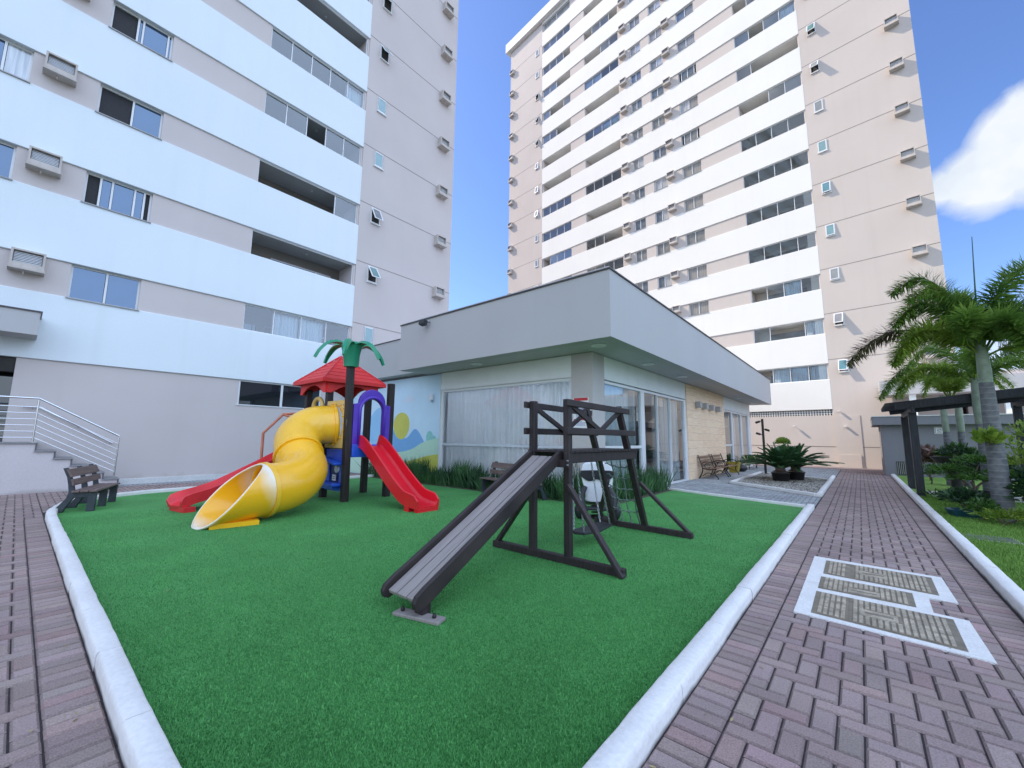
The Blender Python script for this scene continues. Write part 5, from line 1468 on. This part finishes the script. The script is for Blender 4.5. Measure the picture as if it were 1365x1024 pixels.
palm('twin trunked young palm with a pale green crown by the grey store', (2.62, 21.3, 0),
     [(-.22, 0, [(.16, 0), (.11, 1.2), (.085, 1.9), (.09, 1.91), (.095, 2.4), (.06, 3.2)], 1.9), (.16, .1, [(.16, 0), (.12, 1.2), (.095, 1.9), (.10, 1.91), (.105, 2.4), (.06, 3.2)], 1.9)],
     [(F(a, r, 3.1, zm, z1), 'palm_light') for a, r, zm, z1 in ((180, 1.75, 4.15, 3.3), (205, 1.5, 3.9, 3.1), (150, 1.6, 4.2, 3.5), (0, 1.5, 4.1, 3.4), (330, 1.4, 3.9, 3.2), (30, 1.5, 4.2, 3.6), (90, 1.3, 4.4, 4.0), (265, 1.2, 4.1, 3.6), (300, 1.4, 3.8, 3.1), (235, 1.4, 3.8, 3.1))],
     Pm, 'foxtail palms in the right garden', seed=9, n=54, plum=7, ll=.34, wd=.028)

# planter bed: gravel and two cycads in black pots
gb = MB(); gb.prism([(-1.0, 14.40, .0), (-1.0, 20.18, 0), (-3.58, 22.4, 0), (-3.55, 16.33, 0)], (0, 0, .035)); struct(gb.build('planter_bed', 'soil'))
gm = MB(); rr = random.Random(6)
def pin(x, y): return -3.5 < x < -1.04 and 14.45 + .75 * (-.95 - x) < y < 20.1 + .86 * (-.95 - x)
cnt = 0
while cnt < 5200:
    x = rr.uniform(-3.5, -1.04); y = 14.4 + 8 * rr.random() ** 1.4
    if not pin(x, y): continue
    cnt += 1; s = rr.uniform(.014, .034); k = rr.random(); gm.col = (.16 + .38 * k, .15 + .35 * k, .135 + .30 * k)
    gm.add([(x + s * a * rr.uniform(.7, 1.2), y + s * b * rr.uniform(.7, 1.2), .035 + s * c * rr.uniform(.6, 1.1)) for a, b, c in ((1, 0, .2), (0, 1, .3), (-1, 0, .2), (0, -1, .3), (.1, .1, 1.0))], [(0, 1, 4), (1, 2, 4), (2, 3, 4), (3, 0, 4)])
tag(gm.build('gravel', 'paver'), 'grey and white gravel filling the kerbed planter bed', 'gravel', kind='stuff')
def cycad(label, loc, seed, n, r):
    t = thing('cycad', label, 'cycad', loc, 0, 'potted cycads in the planter bed'); rr = random.Random(seed)
    m = MB(); m.lathe([(.25, 0), (.29, .26), (.31, .28), (.31, .31), (.27, .31)], n=20); m.build('pot', 'pot_black', t, smooth=40)
    m = MB(); m.lathe([(.27, .34), (.16, .40), (.15, .52), (.001, .56)], n=14); m.build('stem', 'bark', t)
    m = MB()
    for i in range(n):
        az = R(360 * i * .618 + rr.uniform(-10, 10)); f = (i + .5) / n; el = R(82 - 72 * f ** .95 + rr.uniform(-6, 6)); L = r * (.72 + .34 * f) * rr.uniform(.9, 1.1)
        d = V((math.cos(az) * math.cos(el), math.sin(az) * math.cos(el), math.sin(el))); b = V((0, 0, .44)); dr = .10 + .16 * (1 - abs(2 * f - 1))
        pts = [b + d * .05, b + d * L * .35 + V((0, 0, .03)), b + d * L * .7 - V((0, 0, dr * L * .35)), b + d * L - V((0, 0, dr * L * 1.1))]
        leaflet_frond(m, pts, .21, .026, 0, rr, 60, .50, .14)
    m.build('frond_crown', 'cycad_leaf', t); return t
cycad('dark green cycad in a black pot, the nearer one in the gravel bed', (-2.36, 18.5, .035), 3, 54, 1.42)
cycad('dark green cycad in a black pot, behind and right of the nearer one', (-1.98, 19.45, .035), 4, 54, 1.45)
gp = thing('garden_light_pole', 'thin dark pole with small spotlights at the back of the gravel bed', 'light pole', (-3.40, 22.2, .03))
m = MB(); m.tube([(0, 0, 0), (0, 0, 2.5)], .05, 8); m.build('pole', 'cast_iron', gp)
for z, a in ((2.05, 20), (1.75, 190), (2.42, 170)): m = MB(); d = V((math.cos(R(a)), -.25, .35 if a > 180 else -.35)); m.tube([V((0, 0, z)), V((0, 0, z)) + d * .12], .02, 6); m.tube([V((0, 0, z)) + d * .10, V((0, 0, z)) + d * .28], .05, 8); m.build('spotlight', 'cast_iron', gp)

def leaf_cloud(m, c, rad, n, size, rr, fill=.5):
    c = V(c)
    for _ in range(n):
        d = rdir(rr, .1); q = rr.random() ** fill; p = c + V((d.x * rad[0] * q, d.y * rad[1] * q, d.z * rad[2] * q)); e = (d + rdir(rr, .2) * .8).normalized() * size * rr.uniform(.6, 1.3)
        m.blade(p, e, size * rr.uniform(.35, .6), rdir(rr, 0), rr.uniform(0, .3))
def shrub(name, label, cat, loc, clouds, matn, size, seed, stems=5, group=None):
    t = thing(name, label, cat, loc, 0, group); rr = random.Random(seed); m = MB(); s = MB()
    for c, rad, n in clouds:
        leaf_cloud(m, c, rad, n, size, rr)
        for _ in range(stems): s.tube(spline([(rr.uniform(-.04, .04), rr.uniform(-.04, .04), 0), (c[0] * .5, c[1] * .5, c[2] * .55), V(c) + V((rr.uniform(-1, 1) * rad[0], rr.uniform(-1, 1) * rad[1], rr.uniform(-.2, .5) * rad[2])) * .6], 4), [.014 - .001 * i for i in range(9)], 5)
    m.build('foliage', matn, t); s.build('stem', 'bark', t); return t
shrub('clipped_shrub', 'bright lime clipped shrub seen above the cycads', 'shrub', (-3.05, 25.4, 0), [((0, 0, .8), (.40, .40, .5), 700), ((0, 0, 1.42), (.33, .33, .26), 700)], 'shrub_lime', .10, 3)
for i, (x, y, l) in enumerate(((-4.6, 25.2, 'low green shrub below the clubhouse end pillar'), (-4.5, 26.6, 'leafy low shrub past the clubhouse end pillar'))): shrub('shrub', l, 'shrub', (x, y, 0), [((0, 0, .35), (.5, .5, .4), 500)], 'shrub_leaf', .11, 20 + i)

# ------------------------------------------------------------------ right-hand garden
lw = MB(); lw.box((1.12, -2, -.02), (14, 26, .03)); struct(lw.build('lawn', turf_mat('lawn_ground', (.10, .20, .03), (.27, .44, .09), 28)))
X = 1.14 + 3.4 * rng.uniform(0, 1, 90000) ** 1.5; Y = 4.0 + 13 * rng.uniform(0, 1, 90000) ** 1.4; k = ~((Y < 5.6) & (X < 1.7)); X, Y = X[k], Y[k]
tag(blades('lawn_grass', X, Y, .028, .05, .009, ((.10, .22, .03), (.32, .54, .11)), fib), 'short mown grass of the right-hand lawn beside the kerb', 'grass', kind='stuff')
sd_ = MB(); sd_.prism([(1.13, 4.0, .02), (1.75, 4.2, .02), (1.62, 5.3, .02), (1.38, 5.9, .02), (1.13, 6.1, .02)], (0, 0, .018)); struct(sd_.build('bare_soil', mat('sand', (.40, .37, .31), .95, .25, 5, .5, 50)))
ps = MB()
for i in range(4): ps.box((1.45 + i * .85, 16.4, .025), (2.27 + i * .85, 18.2, .045))
struct(ps.build('stepping_slab', 'path_slab'))
ut = thing('utility_lid', 'flat dark utility lid set into the lawn', 'utility lid', (1.42, 9.9, .03)); m = MB(); m.box((-.28, -.2, 0), (.28, .2, .02)); m.build('lid', 'granite_dark', ut); m = MB(); m.box((-.32, -.24, -.01), (.32, .24, .012)); m.build('rim', 'path_slab', ut)
# pergola
pgl = thing('pergola', 'dark wooden pergola with slatted top over the garden', 'pergola', (1.2, 16.2, 0))
for x, y in ((0, .03), (0, 2.72), (2.45, .03), (2.45, 2.72)):
    m = MB(); m.bar((x, y, 0), (x, y, 2.36 + x * .11), .17, .17, (0, 1, 0)); m.build('post', 'pergola', pgl, bevel=.01)
for x in (0, 2.45): m = MB(); m.bar((x, -.25, 2.40 + x * .11), (x, 3.1, 2.40 + x * .11), .09, .17); m.build('beam', 'pergola', pgl, bevel=.008)
for y in (-.12, 2.80): m = MB(); m.bar((-.35, y, 2.53), (3.6, y, 2.53 + 3.95 * .11), .07, .19); m.build('beam', 'pergola', pgl, bevel=.008)
for i in range(13): m = MB(); y = -.02 + i * .23; m.bar((-.55, y, 2.585), (3.4, y, 2.585 + 3.95 * .11), .045, .10); m.build('rafter', 'pergola', pgl)
# grey store with a smoking ban sign
gs = thing('storage_building', 'low flat roofed grey store beside the tall beige tower', 'building', (.82, 25.8, 0))
m = MB(); m.box((0, 0, -.02), (7, 3.5, 2.31)); m.build('wall', 'grey_wall', gs)
m = MB(); m.box((-.28, -.28, 2.311), (7.3, 3.8, 2.68)); m.mi = 1; m.box((-.31, -.31, 2.681), (7.33, 3.83, 2.72)); m.build('roof_slab', ['grey_wall', 'plinth'], gs)
m = MB(); m.box((.40, -.03, .08), (.72, .0, .66)); m.mi = 1
for i in range(5): m.box((.42 + i * .06, -.045, .1), (.435 + i * .06, -.031, .64))
m.build('vent_grille', ['dark_in', 'alu'], gs)
ns = thing('warning_sign', 'small square white sign with a black symbol on the grey store wall', 'sign', (2.70, 25.79, 1.90))
m = MB(); m.box((-.15, -.012, 0), (.15, 0, .30)); m.build('plate', 'sign_white', ns)
m = MB()
for a, b in (((-.13, -.016, .02), (.13, -.0125, .035)), ((-.13, -.016, .265), (.13, -.0125, .28)), ((-.13, -.016, .036), (-.115, -.0125, .264)), ((.115, -.016, .036), (.13, -.0125, .264)), ((-.08, -.016, .07), (.08, -.0125, .09))): m.box(a, b)
m.tube([(.065 * math.cos(a), -.014, .17 + .05 * math.sin(a)) for a in [i * .4 for i in range(16)]], .007, 5, closed=True); m.bar((-.06, -.0145, .14), (.06, -.0145, .20), .004, .014); m.build('symbol', 'sign_ink', ns)
# annex with a balcony slab behind the palms
an = thing('annex_building', 'beige annex with a projecting grey slab and white columns behind the palms', 'building', (1.05, 29.5, 0))
m = MB(); m.box((0, 0, 4.02), (9.5, 2.1, 4.76)); m.build('slab', 'fascia', an)
m = MB(); m.box((3.4, 2.0, 0), (12, 6, 4.7)); m.box((3.4, 2.02, 4.77), (12, 6, 5.2)); m.build('wall', 'tan_wall', an)
for x in (1.25, 4.5, 7.5): m = MB(); m.box((x - .13, .3, 2.3), (x + .13, .55, 4.019)); m.build('column', 'cream', an)
# wall lamps low on the sunlit tower (small white arms)
for u, z, l in ((-4.55, 3.30, 'small white arm lamp on the beige tower wall beside the pierced strip'), (-4.30, 2.36, 'small white arm lamp low on the beige tower wall, right of the pilaster'), (-6.9, 2.42, 'small white arm lamp on the beige wall above the cycads')):
    pz = rt.matrix_basis @ V((u, -.0, z)) if False else V((.11667 * 31.8 + math.cos(TR) * u, .99317 * 31.8 + math.sin(TR) * u, z))
    t = thing('arm_lamp', l, 'lamp', pz, TR, 'arm lamps on the beige wall'); m = MB(); m.tube([(0, .0, .06), (0, -.10, .08), (0, -.15, .08)], .014, 6); m.build('arm', 'white_frame', t); m = MB(); m.bar((0, -.12, .08), (0, -.32, .06), .13, .06); m.build('lamp_head', 'white_frame', t)
# pots, bonsai and shrubs
def potted(name, label, loc, pot_prof, potm, clouds, leafm, size, seed, cat='potted plant', group='potted plants in the right garden', trunk=None):
    t = thing(name, label, cat, loc, 0, group); rr = random.Random(seed)
    m = MB(); m.lathe(pot_prof + [(pot_prof[-1][0] - .03, pot_prof[-1][1]), (pot_prof[-1][0] - .05, pot_prof[-1][1] - .05)], n=22); m.build('pot', potm, t, smooth=40)
    m = MB(); zt = pot_prof[-1][1]
    for c, rad, n in clouds: leaf_cloud(m, c, rad, n, size, rr, .6)
    m.build('foliage', leafm, t); m = MB()
    for c, rad, n in clouds: m.tube(spline([(0, 0, zt - .04), (c[0] * .3 + rr.uniform(-.05, .05), c[1] * .3, zt + (c[2] - zt) * .4), (c[0] * .8, c[1] * .8, c[2] - rad[2] * .4)], 5), [.035 - .0022 * i for i in range(11)], 7)
    m.build('stem', 'bark', t, smooth=50); return t
potted('bonsai', 'bonsai with flat leafy layers in a wide dark pot beneath the pergola', (2.05, 15.0, .03), [(.30, 0), (.44, .30), (.46, .33)], 'pot_black', [((-.35, 0, .80), (.42, .36, .15), 520), ((.15, .1, 1.02), (.5, .4, .18), 640), ((-.1, -.2, .62), (.4, .3, .13), 420), ((.45, 0, .74), (.32, .3, .15), 360)], 'shrub_leaf', .085, 31)
potted('potted_plant', 'dark funnel shaped pot on a pedestal before the grey store', (2.25, 19.2, .03), [(.14, 0), (.12, .35), (.20, .55), (.52, 1.0), (.54, 1.04)], 'pot_black', [((0, 0, 1.15), (.35, .35, .2), 160)], 'shrub_dark', .16, 32)
potted('potted_plant', 'low plant in a shallow teal pot on the lawn', (1.56, 12.5, .03), [(.26, 0), (.31, .12), (.32, .14)], 'pot_blue', [((0, 0, .34), (.36, .36, .20), 420)], 'shrub_dark', .11, 33)
gsh = 'shrubs in the right garden'
shrub('shrub', 'round clipped green bush between the pergola posts', 'shrub', (1.92, 21.6, .03), [((0, 0, .36), (.5, .5, .36), 900)], 'shrub_leaf', .075, 41, group=gsh)
shrub('shrub', 'pinkish spiky plant against the grey store wall', 'shrub', (2.05, 23.6, .03), [((0, 0, .75), (.5, .45, .55), 520)], 'shrub_pink', .26, 42, group=gsh)
shrub('shrub', 'bright lime ground plants around the foot of the big palm', 'shrub', (1.88, 11.75, .03), [((0, 0, .12), (.34, .22, .14), 300), ((.3, .1, .13), (.3, .25, .14), 220)], 'shrub_lime', .085, 43, 2, gsh)
shrub('shrub', 'dark leafy plants left of the big palm foot', 'shrub', (1.72, 12.1, .03), [((0, 0, .2), (.25, .25, .2), 260)], 'shrub_leaf', .09, 44, 2, gsh)
shrub('shrub', 'dark green undergrowth right of the big palm trunk', 'shrub', (2.55, 12.3, .03), [((0, 0, .5), (.45, .5, .55), 900), ((.35, .1, 1.1), (.4, .4, .4), 500)], 'shrub_dark', .13, 45, 4, gsh)
shrub('shrub', 'pale leafy climber beside the big palm trunk', 'shrub', (2.42, 12.9, .03), [((0, 0, 1.1), (.25, .2, .5), 260), ((.15, 0, 1.65), (.25, .2, .3), 160)], 'shrub_lime', .10, 46, 2, gsh)
shrub('shrub', 'low dark ground cover plants in front of the bonsai', 'shrub', (1.9, 14.0, .03), [((0, 0, .16), (.55, .3, .18), 420)], 'shrub_dark', .10, 47, 2, gsh)
shrub('shrub', 'broad leafed green plant behind the bonsai', 'shrub', (2.6, 17.0, .03), [((0, 0, .7), (.6, .5, .5), 700)], 'shrub_dark', .15, 48, 4, gsh)
shrub('shrub', 'low leafy border plants at the pergola corner post', 'shrub', (1.55, 16.0, .03), [((0, 0, .1), (.40, .16, .12), 200)], 'shrub_leaf', .08, 49, 2, gsh)
shrub('shrub', 'fern like green plant at the right edge of the lawn', 'shrub', (2.6, 11.2, .03), [((0, 0, .35), (.4, .4, .35), 420)], 'shrub_leaf', .14, 50, 3, gsh)
shrub('shrub', 'leafy plant clinging to the twin palm trunks', 'shrub', (2.55, 21.0, .03), [((0, 0, 1.0), (.42, .35, .42), 420), ((.4, 0, .9), (.3, .3, .35), 260)], 'shrub_leaf', .2, 51, 3, gsh)
shrub('bromeliad', 'spiky bromeliad growing on the big palm trunk', 'bromeliad', (1.93, 12.2, 1.48), [((0, 0, .06), (.10, .12, .10), 90)], 'shrub_lime', .26, 52, 1)
shrub('tree', 'dense dark bushy tree at the far right of the garden', 'tree', (4.0, 15.2, .03), [((0, 0, 1.5), (.8, .8, .8), 1000), ((.4, .2, 2.2), (.7, .7, .6), 800), ((-.3, -.2, .8), (.6, .6, .5), 500)], 'shrub_dark', .14, 53, 6)
